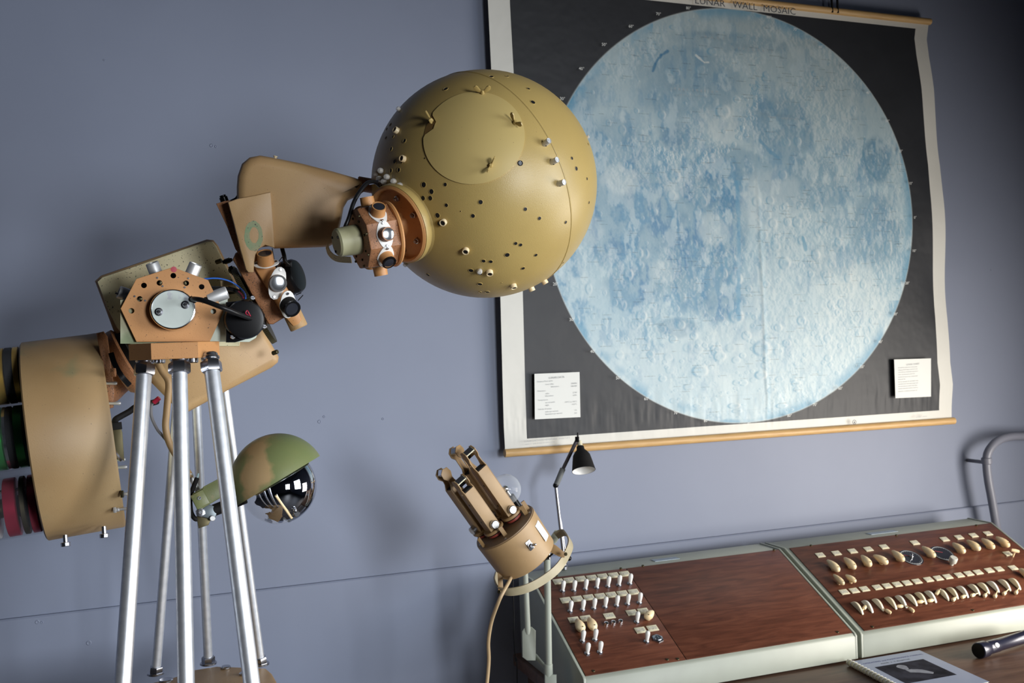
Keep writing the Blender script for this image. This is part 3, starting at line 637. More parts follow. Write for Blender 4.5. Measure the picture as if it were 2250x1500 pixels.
# green ring of old paint: flat patch of paint
mb = MB(); rng = random.Random(5); A_ = []
for i in range(40):
    a = 2*math.pi*i/40; A_.append((556+18.5*math.cos(a)*(1+.06*rng.random()), 518+31*math.sin(a)*(1+.06*rng.random()), 557+9*math.cos(a)*(1+.12*rng.random()), 516+16*math.sin(a)*(1+.12*rng.random())))
v3 = [((x-640), -(y-450), 55.0+(x-640)*-.10*0) for q in A_ for x, y in ((q[0], q[1]), (q[2], q[3]))]
mb.add([tuple(Vector(v)) for v in v3], [(2*i, 2*((i+1) % 40), 2*((i+1) % 40)+1, 2*i+1) for i in range(40)])
Mflap = AF @ Matrix.Rotation(.10, 4, 'Y'); mb.v = [tuple(Mflap @ Vector((x, y, 52.3))) for x, y, z in mb.v]
obj('green_paint_ring', mb, mat('old_green_paint', (.20, .30, .15), .5, col2=(.30, .30, .16), scale=60, speck=(.02, .02, .02), spk_scale=300, spk=.66), arm)
mb = MB(); K_ = fr(493, 440, 1.98, (-.35, .94, 0)); mb.cyl(9, -16, 8, K_, 20, 1); mb.cyl(7, 8, 12, K_, 20, 1); PO('black_knob', mb, M_BLACK)
mb = MB(); mb.tube(cpx([(498, 448, 1.98), (508, 444, 1.975), (520, 438, 1.97), (526, 430, 1.97)]), .005, 8); PO('edge_seal', mb, M_BLACKM)
mb = MB(); K_ = fr(604, 350, 1.98, (.2, 1, 0)); mb.cyl(3, -2, 5, K_, 10); mb.cyl(5, 5, 8, K_, 10, 1); PO('top_screw', mb, M_CREAM)
mb = MB(); mb.cyl(16, -30, 30, fr(815, 408, 1.99, (1, -.15, 0)), 24, 2); PO('neck_tube', mb, M_RUST)
mb = MB(); mb.cyl(20, -60, 60, fr(828, 470, 1.95, (.9, .3, -.3)), 24, 2); PO('neck_shaft', mb, M_RUST)
mb = MB(); mb.tube(cpx([(812, 402, 1.90), (832, 399, 1.88), (834, 408, 1.9), (838, 414, 1.92)]), .0035, 8); PO('bulb_wire', mb, M_STEEL)
mb = MB(); mb.tube(cpx([(835, 408, 1.90), (822, 399, 1.87), (806, 403, 1.84), (788, 425, 1.82), (776, 448, 1.81), (766, 480, 1.80), (758, 500, 1.80), (757, 512, 1.82)]), .0038, 10); PO('black_cable', mb, M_RUBBER)
mb = MB(); mb.tube(cpx([(718, 540, 1.92), (724, 556, 1.91), (740, 568, 1.90), (772, 571, 1.88)]), .01, prof=[(-.006, -.0008), (.006, -.0008), (.006, .0008), (-.006, .0008)]); PO('green_strap', mb, M_GRN)
# second cluster, a ring seen nearly edge-on, with gear and motor
DX = Vector((.83, .50, .25)); MR = fr(596, 630, 1.99, DX, (0, 0, 1))
def ringplate(outline, z0, z1, c=2): m_ = MB(); m_.prism(loc(outline, 590, 630), z0, z1, fr(590, 630, 1.98), c); return m_
mb = ringplate([(514, 572), (520, 558), (536, 548), (552, 556), (640, 690), (619, 700), (600, 712), (590, 712), (550, 640), (522, 585)], -70, 14, 6); cl2 = PO('bearing_block', mb, M_RUST, 'worn brown block between gear and lenses')
band = [(548, 566), (563, 552), (590, 560), (607, 592), (634, 640), (650, 672), (661, 700), (655, 714), (642, 716), (620, 690), (590, 640), (565, 598)]
mb = ringplate(band, -60, 26, 5); cl3 = PO('lens_band', mb, M_ORNG, 'faceted tan band carrying lenses')
def vm(px, py, z, d, up): return fr(px, py, z, d, up)
mount(vm(585, 580, 1.945, (-.12, .86, .50), (.9, .1, 0)), cl3, r=17, h=28, long=28)
mount(vm(609, 622, 1.94, (.20, -.02, .98), (.22, .95, 0)), cl3, r=18, h=12, long=37, rim=True, lens=M_LENSW, body=M_ORNG)
mount(vm(632, 668, 1.945, (.38, -.40, .80), (-.12, .95, .3)), cl3, r=18, h=26, long=34, body=M_BLACKM, rim=True, lens=M_LENS)
mb = MB(); mb.cyl(20, -6, 34, fr(643, 690, 1.99, (.42, -.90, 0)), 28, 2); obj('lens_tube', mb, M_TAN2, cl3)
mb = MB(); mb.lathe([(0, -30), (36, -30), (38, -26), (38, 16), (34, 22), (20, 24), (0, 24)], fr(636, 610, 2.03, (.86, .28, .42)), 40); mot = PO('drive_motor', mb, M_BLACK, 'black round drive motor')
mb = MB(); mb.lathe([(39, -8), (40.5, -6), (40.5, -3), (39, -1)], fr(636, 610, 2.03, (.86, .28, .42)), 40); obj('motor_band', mb, M_STEEL, mot)
mb = MB(); mb.tube(cpx([(620, 546, 2.0), (624, 560, 1.99), (627, 574, 1.99), (636, 582, 2.0)]), .0042, 10); mb.box(0, 0, 0, 14, 12, 12, fr(634, 580, 2.0), 2); obj('motor_lead', mb, M_RUBBER, mot)
for a_, b_ in (((598, 545), (606, 590)), ((612, 575), (622, 562)), ((650, 648), (662, 643)), ((655, 660), (666, 648))):
    mb = MB(); mb.tube([P(a_[0], a_[1], 1.97), P(b_[0], b_[1], 1.97)], .0009, 6); obj('thin_wire', mb, M_RUBBER, mot)
def gear(Mx, r, t, teeth, name, parent, m):
    pts = []
    for i in range(teeth):
        for k, q in ((0, r*.955), (.3, r), (.6, r), (.85, r*.955)): a = 2*math.pi*(i+k)/teeth; pts.append((q*math.cos(a), q*math.sin(a)))
    m_ = MB(); m_.prism(pts, -t/2, t/2, Mx); return obj(name, m_, m, parent, ang=20)
gear(fr(559, 672, 2.03, (.87, .47, .06)), 92, 11, 110, 'drive_gear', proj, M_BRASS)
mb = MB(); mb.cyl(60, -10, 34, fr(566, 655, 2.06, (.87, .47, .12)), 40, 3); PO('gear_hub', mb, M_RUST)
# big box housing (rounded), green worn side and tan side
BX = fr(415, 712, 2.12)
outer = [(226, 622), (238, 610), (300, 586), (380, 555), (452, 527), (466, 528), (476, 540), (520, 632), (570, 720), (606, 784), (604, 796), (590, 808), (500, 855), (415, 902), (400, 903), (388, 893), (340, 840), (296, 790), (262, 725), (243, 670)]
mb = MB(); mb.prism(loc(outer, 415, 712), -95, 40, BX, 14); box = PO('gear_housing', mb, [M_TAN], 'large tan and green gear housing', ang=50)
lid = [(232, 624), (242, 614), (300, 592), (452, 532), (464, 533), (472, 543), (516, 634), (535, 668), (520, 760), (300, 760), (270, 720), (250, 675)]
mb = MB(); mb.prism(loc(lid, 415, 712), 38, 46, BX, 3); obj('housing_lid', mb, M_GRN, box, label='green worn lid')
for x, y, r in [(240, 670, 7), (478, 575, 5), (497, 574, 6), (508, 594, 7), (264, 740, 5), (602, 775, 5)]:
    m_ = MB(); m_.cyl(r, -4, 10, fr(x, y, 2.08, (.8, .3, .5)), 12, 1); obj('housing_screw', m_, M_BRASS if x > 250 else M_KNOBG, box)
mb = MB(); mb.box(0, 0, 0, 9, 20, 14, fr(510, 594, 2.04) @ RZ(.45), 2); mb.cyl(4, -8, 14, fr(497, 574, 2.04, (.9, .3, .3)), 12, 1); PO('terminal_block', mb, M_BLACKM)
mb = MB(); mb.box(0, 0, 0, 26, 14, 20, fr(498, 622, 2.03) @ RZ(.12), 2); PO('relay_box', mb, M_CREAM)
mb = MB(); mb.box(0, 0, 0, 40, 12, 16, fr(520, 640, 2.05) @ RZ(-.3), 2); PO('brown_bracket', mb, M_RUST)
mb = MB(); mb.box(0, 0, 0, 34, 7, 8, fr(508, 643, 2.0) @ RZ(.2), 1); PO('grey_strip', mb, M_BRASS)
# face box, plate, tubes, cap
ZP = 1.86; PF = fr(385, 690, ZP)
bxp = [(272, 660), (272, 755), (498, 751), (497, 652), (452, 650), (310, 655)]
mb = MB(); mb.prism(loc(bxp, 385, 690), -150, -14, PF, 3); fb = PO('front_box', mb, M_PALE, 'pale grey-green metal box')
mb = MB(); mb.prism(loc([(272, 660), (272, 755), (345, 755), (345, 657)], 385, 690), -15, -12.6, PF); obj('green_face', mb, M_PALEG, fb)
plate = [(380, 587), (454, 614), (487, 684), (458, 750), (305, 751), (273, 679), (305, 614)]
# plate with real holes: ring of faces by boolean
mb = MB(); mb.prism(loc(plate, 385, 690), -8, 0, PF, .8); plo = PO('dial_plate', mb, M_ORNG, 'seven-sided orange-tan plate', smooth=False)
cut = MB(); HL = [(381, 605.5), (320.5, 628), (352.5, 622), (408, 621.5), (440.5, 629), (312, 657.5), (449, 657.5), (295, 683.5), (465.5, 683)]
for x, y in HL: cut.cyl(6, -20, 20, PF @ T(x-385, 690-y, 0), 20)
co_ = obj('cutter', cut, M_HOLE)
bm_ = plo.modifiers.new('holes', 'BOOLEAN'); bm_.object = co_; bm_.operation = 'DIFFERENCE'; bm_.solver = 'EXACT'
bpy.context.view_layer.update(); me_ = bpy.data.meshes.new_from_object(plo.evaluated_get(bpy.context.evaluated_depsgraph_get())); plo.modifiers.clear(); plo.data = me_; bpy.data.objects.remove(co_)
mb = MB(); mb.prism(loc([(305, 616), (380, 592), (452, 618), (480, 684), (455, 745), (308, 745), (280, 680)], 385, 690), -60, -30, PF); PO('plate_backing', mb, M_BLACKM)
for i in (2, 3, 5, 6):
    x, y = HL[i]; m_ = MB(); m_.box(0, 0, -4, 7, 5, 16, PF @ T(x-385+(2 if i in (2, 5) else -2), 690-y, 0) @ RZ(.6*i), 1); obj('key_shaft', m_, M_BRASS, plo)
for x, y in [(348, 611), (412.5, 611), (405, 631), (301.5, 652), (323, 661), (460, 654), (359, 629)]:
    m_ = MB(); m_.cyl(2.2, -1, 1.4, PF @ T(x-385, 690-y, 0), 10, .3); obj('tiny_rivet', m_, M_STEEL, plo)
mb = MB(); mb.lathe([(6.5, 0.1), (3, .5), (0, .5)], PF @ T(382-385, 690-592, 0) , 14); obj('pink_mark', mb, mat('pink_mark', (.45, .07, .09), .6), plo)
for x, y, dx, dy, L_ in [(338, 588, -.35, .94, 26), (426, 590, .38, .92, 26), (272, 645, -.95, .33, 28), (488, 646, .93, .36, 30)]:
    m_ = MB(); F_ = fr(x, y, ZP+.03, (dx, dy, .12)); m_.lathe([(0, -30), (14, -30), (14, 10), (13, 11.5), (10.5, 11.5), (10, 9), (0, 9)], F_, 28); PO('aluminium_socket', m_, M_ALUD)
mb = MB(); mb.box(0, 0, 0, 10, 4, 5, fr(258, 645, ZP+.02) @ RZ(-.3), .8); PO('socket_pin', mb, M_BLACK)
CP = fr(381, 681, ZP-.01, (-.06, .10, 1)); mb = MB(); mb.lathe([(47, -12), (47, 16), (45.5, 19), (43.5, 19.5), (42, 17.5), (0, 17.5)], CP @ Matrix.Diagonal((1.02, .95, 1, 1)), 56); cap = PO('round_cap', mb, [M_CHROME], 'white enamel cap in a bright rim')
mb = MB(); mb.lathe([(42.3, 17.8), (0, 18.2)], CP @ Matrix.Diagonal((1.02, .95, 1, 1)), 56); obj('cap_face', mb, M_WCAP, cap)
for x, y in ((352, 687), (406.5, 671)):
    m_ = MB(); F_ = CP @ T(x-381, 681-y, 17.5); m_.lathe([(9, 0), (9, 1), (6, 1.4), (5.4, 5), (4, 6.5), (0, 6.8)], F_, 18); m_.mi = 1; m_.box(0, 0, 6.9, 9, 1.4, .6, F_); obj('cap_screw', m_, [M_STEEL, M_BLACK], cap)
# black motor at the right of the box
MF = fr(537, 702, 1.885, (.06, .02, 1)); mb = MB()
mb.lathe([(0, -40), (43, -40), (43, 10), (40, 16), (32, 17), (0, 17)], MF, 48); m2 = PO('round_motor', mb, M_BLACK, 'glossy black round motor with square flange')
mb = MB(); mb.prism([(-39, -50), (-39, 38), (0, 42), (22, 38), (44, 12), (44, -16), (28, -34), (0, -44), (-20, -50)], -8, 2, MF, 2); obj('motor_flange', mb, M_BLACK, m2)
for x, y in ((554, 654), (579.5, 717), (512, 740)):
    m_ = MB(); F_ = MF @ T(x-537, 702-y, 2); m_.cyl(5.5, 0, 5, F_, 16, 1.4); m_.mi = 1; m_.box(0, 0, 5.1, 8, 1.2, .5, F_); obj('flange_screw', m_, [M_STEEL, M_BLACK], m2)
mb = MB(); mb.prism([(x-537, 702-y) for x, y in ((498, 700), (498, 751), (548, 751), (562, 742), (566, 733), (560, 725))], -14, -8, MF, .5); PO('motor_bracket', mb, M_PALE)
mb = MB(); mb.tube(cpx([(419, 657, 1.83), (430, 657, 1.81), (450, 661, 1.80), (490, 676, 1.80), (520, 688, 1.82), (545, 698, 1.86), (552, 699, 1.885)]), [.0047]*49, 12); PO('cap_cable', mb, M_RUBBER)
mb = MB(); mb.cyl(6.5, -8, 8, fr(424, 658, 1.825, (.9, -.3, .3)), 16, 2); PO('cable_gland', mb, M_BLACKM)
mb = MB(); mb.tube(cpx([(448, 613, 1.90), (470, 611, 1.91), (490, 613, 1.93), (510, 620, 1.95), (528, 633, 1.95), (538, 645, 1.92), (540, 655, 1.89)]), .0016, 8); PO('blue_wire', mb, M_BLUE)
mb = MB(); mb.tube(cpx([(460, 633, 1.92), (490, 634, 1.95), (515, 638, 1.97), (530, 650, 1.94), (538, 662, 1.9)]), .004, 8); PO('black_wire', mb, M_RUBBER)
mb = MB(); mb.tube(cpx([(524, 640, 1.94), (532, 648, 1.92), (535, 654, 1.9)]), .0015, 8); mb.tube(cpx([(547, 694, 1.87), (540, 688, 1.86), (543, 682, 1.86), (547, 688, 1.86), (552, 698, 1.87)]), .001, 6); PO('red_wire', mb, M_RED)
# hexagonal top block and pipe frame
HB = P(386, 770, 1.90); hs = 1.80/FPX
hz0, hz1 = P(386, 788, 1.82).z, P(386, 752, 1.82).z
side = 96*hs*1.02; yaw = math.radians(-19.8+10)
hexp = [(side*math.cos(math.pi/3*i+yaw*0+math.radians(0)), side*math.sin(math.pi/3*i)) for i in range(6)]
ctr = P(384, 770, 1.80+side*.87)
view = (ctr-CAM); va = math.atan2(view.y, view.x)
hexp = [(side*math.cos(math.pi/3*i+va-math.pi/2), side*math.sin(math.pi/3*i+va-math.pi/2)) for i in range(6)]
mb = MB(); mb.prism(hexp, hz0, hz1, T(ctr.x, ctr.y, 0), .0012); PO('hexagonal_top_block', mb, M_ORNG, smooth=False)
def pipe(top, bot, r=.0138, nut_r=.019, foot=False):
    A, B = P(*top), P(*bot); d = (B-A).normalized(); mb = MB(); mb.tube([A+d*.02, B], r, 24); lg = PO('frame_leg', mb, M_ALU)
    F_ = along(A, d, None, 1); m_ = MB(); m_.nut(nut_r, .0, .021, F_); obj('leg_nut', m_, M_STEEL, lg)
    m_ = MB(); m_.cyl(nut_r*.72, -.016, 0, F_, 20, .002); m_.cyl(nut_r*.8, -.007, -.003, F_, 20, .001); obj('leg_stud', m_, M_STEEL, lg)
    if foot:
        F2 = along(B, -d); m_ = MB(); m_.nut(r*1.55, -.016, .010, F2); obj('leg_nut', m_, M_STEEL, lg)
    return lg
def plane_pt(px, py, z): return P(px, py, z)
# base plate height chosen from its visible rear edge
BZ = P(476, 1463, 2.40).z
def to_base(px, py, z, px2, py2, z2):
    """extend the pipe through two measured points down to the base plate"""
    A, B = P(px, py, z), P(px2, py2, z2); t = (BZ-A.z)/(B.z-A.z); return A+(B-A)*t
def pipe3(top, p2, r=.0138, **k):
    A, B = P(*top), to_base(*top, *p2); mb = MB(); d = (B-A).normalized(); mb.tube([A+d*.02, B], r, 24); lg = PO('frame_leg', mb, M_ALU)
    F_ = along(A, d, None, 1); nr = r*1.42; m_ = MB(); m_.nut(nr, -.001, .021, F_); obj('leg_nut', m_, M_STEEL, lg)
    m_ = MB(); m_.cyl(nr*.72, -.016, 0, F_, 20, .002); m_.cyl(nr*.85, -.009, -.004, F_, 20, .001); obj('leg_stud', m_, M_STEEL, lg)
    F2 = along(B, -d); m_ = MB(); m_.nut(r*1.5, .0, .020, F2); obj('leg_nut', m_, M_STEEL, lg)
    m_ = MB(); m_.cyl(r*1.9, -.001, .004, along(B, (0, 0, 1)), 20, .001); obj('leg_washer', m_, M_STEEL, lg); return lg
pipe3((318, 801, 1.84), (270, 1500, 1.68)); pipe3((394, 797, 1.82), (409, 1500, 1.66)); pipe3((463, 794, 1.84), (553, 1500, 1.68))
pipe3((427, 790, 2.27), (458, 1455, 2.42), .0105); pipe3((484, 790, 2.27), (573, 1457, 2.40), .0105); pipe3((396, 800, 2.27), (342, 1488, 2.36), .0105)
for x, y, w_ in ((351, 791, 26), (424, 790, 24), (468, 788, 22)):
    m_ = MB(); m_.cyl(w_/2*hs, -.006, .006, along(P(x, y, 1.86), (0, 0, 1)), 18, .002); PO('block_bolt', m_, M_STEEL)
# base plate: elongated octagon under the pipes, with a plinth to the floor
q = [onZ(383, 1487, BZ), onZ(427, 1471, BZ), onZ(476, 1463, BZ), onZ(584, 1467, BZ), onZ(598, 1479, BZ)]
cen = Vector((0, 0, 0)); feet = [to_base(318, 801, 1.84, 270, 1500, 1.68), to_base(394, 797, 1.82, 409, 1500, 1.66), to_base(463, 794, 1.84, 553, 1500, 1.68)]
outl = [(p.x, p.y) for p in q]
dn = Vector((_F.x, _F.y, 0)); rt_ = Vector((_R.x, _R.y, 0))
e1 = feet[2]+rt_*.08; e2 = feet[2]+rt_*.04-dn*.09; e3 = feet[0]-rt_*.04-dn*.09; e4 = feet[0]-rt_*.09
outl = outl + [(e1.x+.05, e1.y), (e2.x, e2.y), (e3.x, e3.y), (e4.x, e4.y), (onZ(300, 1500, BZ).x-.06, onZ(300, 1500, BZ).y-.05)]
cx_ = sum(a for a, b in outl)/len(outl); cy_ = sum(b for a, b in outl)/len(outl)
outl.sort(key=lambda t: math.atan2(t[1]-cy_, t[0]-cx_))
mb = MB(); mb.prism(outl, BZ-.05, BZ, None, .004); PO('base_plate', mb, M_TAN2)
for x, y, r_ in ((496, 1468, .012), (535, 1482, .010), (365, 1497, .016)):
    m_ = MB(); m_.cyl(r_, -.001, .006, along(onZ(x, y, BZ), (0, 0, 1)), 16, .002); PO('base_bolt', m_, M_STEEL)
mb = MB(); mb.cyl(.16, 0, BZ-.05, T(cx_, cy_, 0), 32, .01); mb.cyl(.30, 0, .03, T(cx_, cy_, 0), 40, .008); PO('plinth', mb, M_TAN2)
# big drum with toggle switches, neck cone and slotted disc
DC = fr(157, 957, 2.06, (.99, .125, .035), (0, 1, 0)); RD = 216
mb = MB(); mb.lathe([(RD-12, -72), (RD-4, -74), (RD, -71), (RD+1, 80), (RD-3, 85), (RD-10, 84), (RD-14, 76), (40, 76), (0, 76)], DC, 96); drum = PO('planet_drum', mb, M_DRUM, 'big tan drum with switches on its rim')
mb = MB(); mb.lathe([(RD-13, -68), (0, -68)], DC, 64); obj('drum_inner_face', mb, M_BLACKM, drum)
mb = MB(); mb.lathe([(RD-13, 77), (0, 77.5)], DC, 64); obj('drum_end_face', mb, M_GRN, drum)
def pin(px, py, L_, r=3.4, z=1.955, d=(1, .02, .15), name='toggle_switch'):
    F_ = fr(px, py, z, d); m_ = MB(); m_.nut(7, -12, -6, F_); m_.cyl(4.5, -6, 0, F_, 12, 1); m_.lathe([(r*.8, 0), (r, L_*.6), (r*1.25, L_-3), (r*.8, L_), (0, L_)], F_, 14); return obj(name, m_, M_ALUD, drum)
for x, y, L_, dy in [(232, 842, 24, 0), (238, 886, 26, -.02), (250, 1010, 24, 0), (254, 1027, 24, .02), (262, 1119, 26, .06)]: pin(x, y, L_, d=(1, dy, .15))
pin(262, 1086, 20, 3); m_ = MB(); m_.nut(9, 8, 14, fr(257, 1086, 1.93, (1, .03, .15))); obj('thumb_nut', m_, M_BRASS, drum)
m_ = MB(); m_.nut(11, -6, 4, fr(250, 818, 1.93, (1, .05, .2))); obj('copper_nut', m_, M_RUST, drum)
mb = MB(); mb.tube(cpx([(243, 984, 1.93), (252, 992, 1.92), (262, 1006, 1.92), (268, 1012, 1.92)]), .0032, 8); obj('bent_lever', mb, M_STEEL, drum)
for x, y in ((144, 1189), (229, 1170)):
    F_ = fr(x, y, 1.97, (.06, -1, 0)); m_ = MB(); m_.cyl(5, -14, 4, F_, 14); m_.cyl(10, 2, 11, F_, 8, 1); obj('clamp_screw', m_, M_STEEL, drum)
m_ = MB(); m_.lathe([(3, 0), (5, 2), (3, 4), (0, 5)], fr(241, 970, 1.93, (1, 0, 0)), 12); obj('rivet', m_, M_STEEL, drum)
# connector and harness
mb = MB(); mb.prism(loc([(240, 938), (262, 930), (268, 950), (272, 1012), (244, 1006)], 256, 970), -8, 10, fr(256, 970, 1.95), 1.5); obj('multi_pin_connector', mb, M_BRASS, drum)
mb = MB(); mb.box(0, 0, 0, 26, 16, 22, fr(254, 936, 1.95) @ RZ(.1), 2); mb.box(0, 0, 0, 9, 26, 20, fr(239, 943, 1.95), 2); obj('cable_clamp', mb, M_BLACKM, drum)
mb = MB(); mb.tube(cpx([(252, 934, 1.95), (254, 922, 1.96), (266, 914, 1.97), (284, 904, 1.98), (300, 893, 1.99), (322, 888, 2.02), (345, 882, 2.05)]), .0062, 12); obj('cable_harness', mb, M_BLACKM, drum)
# cone
CN = fr(228, 808, 2.10, (.93, .28, .10), (0, 1, 0))
mb = MB(); mb.lathe([(0, -14), (78, -14), (80, -10), (78, 6), (75, 12), (68, 24), (60, 40), (0, 40)], CN, 56); cone = PO('neck_cone', mb, M_RUST, 'coppery cone between drum and gear housing')
CD = fr(274, 796, 2.07, (.86, .48, .10), (0, 1, 0))
mb = MB(); mb.lathe([(0, -20), (64, -20), (74, -8), (76, 0), (76, 10), (70, 14), (0, 14)], CD, 56); obj('neck_disc', mb, M_RUST, cone)
mb = MB(); mb.lathe([(60, 13), (66, 13), (66, 26), (0, 26)], CD, 48); obj('dark_collar', mb, M_BLACKM, cone)
mb = MB(); mb.tube(cpx([(244, 776, 1.955), (252, 800, 1.95), (266, 825, 1.95), (284, 846, 1.96)]), .01, prof=[(-.005, -.004), (.005, -.004), (.005, .004), (-.005, .004)]); obj('adjusting_slot', mb, M_BLACK, cone)
mb = MB(); mb.prism(loc([(213, 732), (228, 728), (236, 740), (250, 860), (248, 895), (236, 898), (228, 820)], 230, 815), -20, 14, fr(230, 815, 1.97), 3); obj('cone_rib', mb, M_RUST, cone)
# clear tubes with anodised rings
def ptube(cy, x1, r, ring, name, lab, xs, zc, dzx=0):
    F_ = fr(x1, cy, zc, (-.985, -.11, -.10), (0, 1, 0))
    m_ = MB(); m_.lathe([(r, -8), (r, 330), (r-3, 330), (r-3, -8)], F_, 40); tb = PO(name, m_, M_CLTUBE, lab)
    for a, b, mt in xs:
        m_ = MB(); m_.lathe([(r*.35, a), (r-6, a), (r-4.5, a+1), (r-4.5, b-1), (r-6, b), (r*.35, b)], F_, 40); obj('tube_ring', m_, mt, tb)
    m_ = MB(); m_.cyl(r*.3, -6, 325, F_, 16); obj('tube_spindle', m_, M_BRASS, tb)
    m_ = MB(); 
    for a in (-.6, .5, 1.6): m_.box(0, 0, 0, 5, 5, 300, F_ @ RZ(a+math.pi/2) @ T(r*.62, 0, 160))
    obj('tie_rods', m_, M_STEEL, tb)
    return tb
M_CLTUBE = mat('clear_acrylic', (.15, .16, .18), .04, alpha=.10, spec=1.0)
M_ALUL = M_ALUD
ptube(822, 50, 66, None, 'planet_tube', 'clear tube with gold rings', [(2, 14, M_GOLD), (16, 30, M_BLACKM), (32, 300, M_GOLD)], 2.0)
ptube(956, 62, 73, None, 'planet_tube', 'clear tube with green rings', [(4, 22, M_GRNA), (26, 36, M_BLACKM), (36, 44, M_CHROME), (46, 86, M_GRNA), (130, 150, M_ALUD), (160, 300, M_BLACKM)], 1.99)
ptube(1103, 90, 68, None, 'planet_tube', 'clear tube with crimson rings', [(4, 20, M_REDA), (26, 36, M_BRASS), (44, 68, M_REDA), (84, 92, M_ALUD), (100, 128, M_BRASS), (150, 300, M_BLACKM)], 2.0)
# bent support tube and hooded silver bulb
mb = MB(); mb.tube(cpx([(344, 792, 1.97), (356, 815, 1.97), (370, 838, 1.97), (369, 870, 1.97), (366, 905, 1.97), (364, 940, 1.97), (373, 975, 1.97), (392, 1008, 1.97), (412, 1036, 1.97), (420, 1050, 1.97)], 6), .0066, 14); PO('bent_support_tube', mb, M_TAN)
mb = MB(); mb.tube([P(417, 1041, 1.97), P(446, 1100, 1.97)], .0056, 14); PO('support_rod', mb, M_ALUD)
mb = MB(); mb.tube(cpx([(342, 880, 1.98), (333, 890, 1.98), (333, 915, 1.98), (345, 942, 1.98), (358, 958, 1.98), (385, 990, 2.0)]), .003, 10); PO('grey_cable', mb, mat('grey_cable', (.25, .25, .27), .5))
mb = MB(); mb.tube([P(338, 884, 1.975), P(350, 874, 1.975)], .0048, 10); PO('red_connector', mb, M_RED)
HF_ = fr(612, 1056, 1.98, (-.50, .86, .0)); Rh = 104
mb = MB(); prof = [(Rh*math.cos(t), Rh*math.sin(t)) for t in np.linspace(0, math.pi/2, 20)][:-1]+[(0, Rh)]
inn = [((Rh-4)*math.cos(t), (Rh-4)*math.sin(t)) for t in np.linspace(math.pi/2, 0, 20)][1:]
mb.lathe(prof+[(0, Rh-4)]+inn+[(Rh, 0)], HF_, 64); hood = PO('lamp_hood', mb, M_HOOD, 'green and tan bowl-shaped hood', ang=60)
m_ = MB(); m_.sphere(82, fr(612, 1068, 1.98), 64, 32)
def silver():
    m = bpy.data.materials.new('peeling_mirror_globe'); m.use_nodes = True; nt = m.node_tree; N = nt.nodes; L = nt.links; b = N['Principled BSDF']; out = N['Material Output']
    b.inputs['Base Color'].default_value = (.50, .52, .58, 1); b.inputs['Metallic'].default_value = 1; b.inputs['Roughness'].default_value = .03
    gl = N.new('ShaderNodeBsdfPrincipled'); gl.inputs['Base Color'].default_value = (.9, .92, .97, 1); gl.inputs['Roughness'].default_value = .03; gl.inputs['Alpha'].default_value = .14; gl.inputs['Specular IOR Level'].default_value = 1
    g = N.new('ShaderNodeTexCoord'); n = N.new('ShaderNodeTexNoise'); n.inputs['Scale'].default_value = 17; n.inputs['Detail'].default_value = 5; n.inputs['Distortion'].default_value = .4; L.new(g.outputs['Object'], n.inputs['Vector'])
    v = N.new('ShaderNodeVectorMath'); v.operation = 'DOT_PRODUCT'; dirn = (UP*.5+RP*.75); v.inputs[1].default_value = dirn*7; L.new(g.outputs['Object'], v.inputs[0])
    a = N.new('ShaderNodeMath'); L.new(n.outputs['Fac'], a.inputs[0]); L.new(v.outputs['Value'], a.inputs[1])
    r = N.new('ShaderNodeMapRange'); r.inputs[1].default_value = .30; r.inputs[2].default_value = .31; L.new(a.outputs[0], r.inputs[0])
    mx_ = N.new('ShaderNodeMixShader'); L.new(r.outputs[0], mx_.inputs[0]); L.new(gl.outputs[0], mx_.inputs[1]); L.new(b.outputs[0], mx_.inputs[2]); L.new(mx_.outputs[0], out.inputs['Surface']); return m
sb = obj('mirror_globe', m_, silver(), proj, label='silvered glass globe with peeling coating')
mb = MB(); mb.tube([P(606, 1088, 1.905), P(641, 1138, 1.93)], .0025, 8); PO('globe_pin', mb, M_CREAM)
m_ = MB(); m_.cyl(7, -4, 6, fr(651, 1128, 1.93, (.35, -.3, .9)), 16, 1.5); m_.sphere(4.5, fr(648, 1120, 1.93), 12, 8); PO('globe_screw', m_, M_STEEL)
# hood arm: channel
AR = fr(478, 1074, 1.95) @ RZ(math.radians(27))
mb = MB(); mb.prism([(-56, -18), (-46, -22), (60, -17), (66, 0), (66, 20), (-50, 17), (-56, 10)], -7, 9, AR, 2); ha = PO('hood_arm', mb, M_HOOD)
mb = MB(); mb.box(-42, -2, 10, 30, 34, 8, AR, 3); mb.box(20, 17, 6, 90, 4, 10, AR, 1); obj('arm_clamp', mb, M_HOOD, ha)
m_ = MB(); m_.lathe([(4, 14), (4, 16), (2, 16), (2, 13)], AR @ T(-42, 1, 0), 14); obj('arm_rivet', m_, M_STEEL, ha)
KN = fr(452, 1124, 1.95) @ RZ(-.3)
mb = MB(); mb.box(6, 2, 0, 36, 30, 26, KN, 5); kn = PO('swivel_block', mb, mat('grey_cast_metal', (.16, .19, .21), .4, .5))
m_ = MB(); m_.cyl(8, 14, 30, fr(450, 1128, 1.95) @ RX(-math.pi/2) , 18, 1); obj('swivel_pin', m_, M_STEEL, kn)
m_ = MB(); m_.nut(11, 12, 20, KN @ T(-10, -4, 0)); m_.cyl(5, 20, 23, KN @ T(-10, -4, 0), 14, 1); obj('swivel_nut', m_, M_STEEL, kn)
m_ = MB(); m_.cyl(6, 12, 20, KN @ T(18, -10, 0), 14, 1); obj('swivel_pin', m_, M_ALUD, kn)
mb = MB(); mb.prism([(-18, 4), (14, 8), (12, -8), (-6, -20)], -6, 6, KN @ T(2, -18, 0), 1); PO('lower_clamp', mb, M_BRASS)
mb = MB(); mb.cyl(13, -24, 50, fr(492, 1112, 1.96, (.93, .34, 0)), 20, 2); PO('lamp_socket', mb, M_BLACKM)
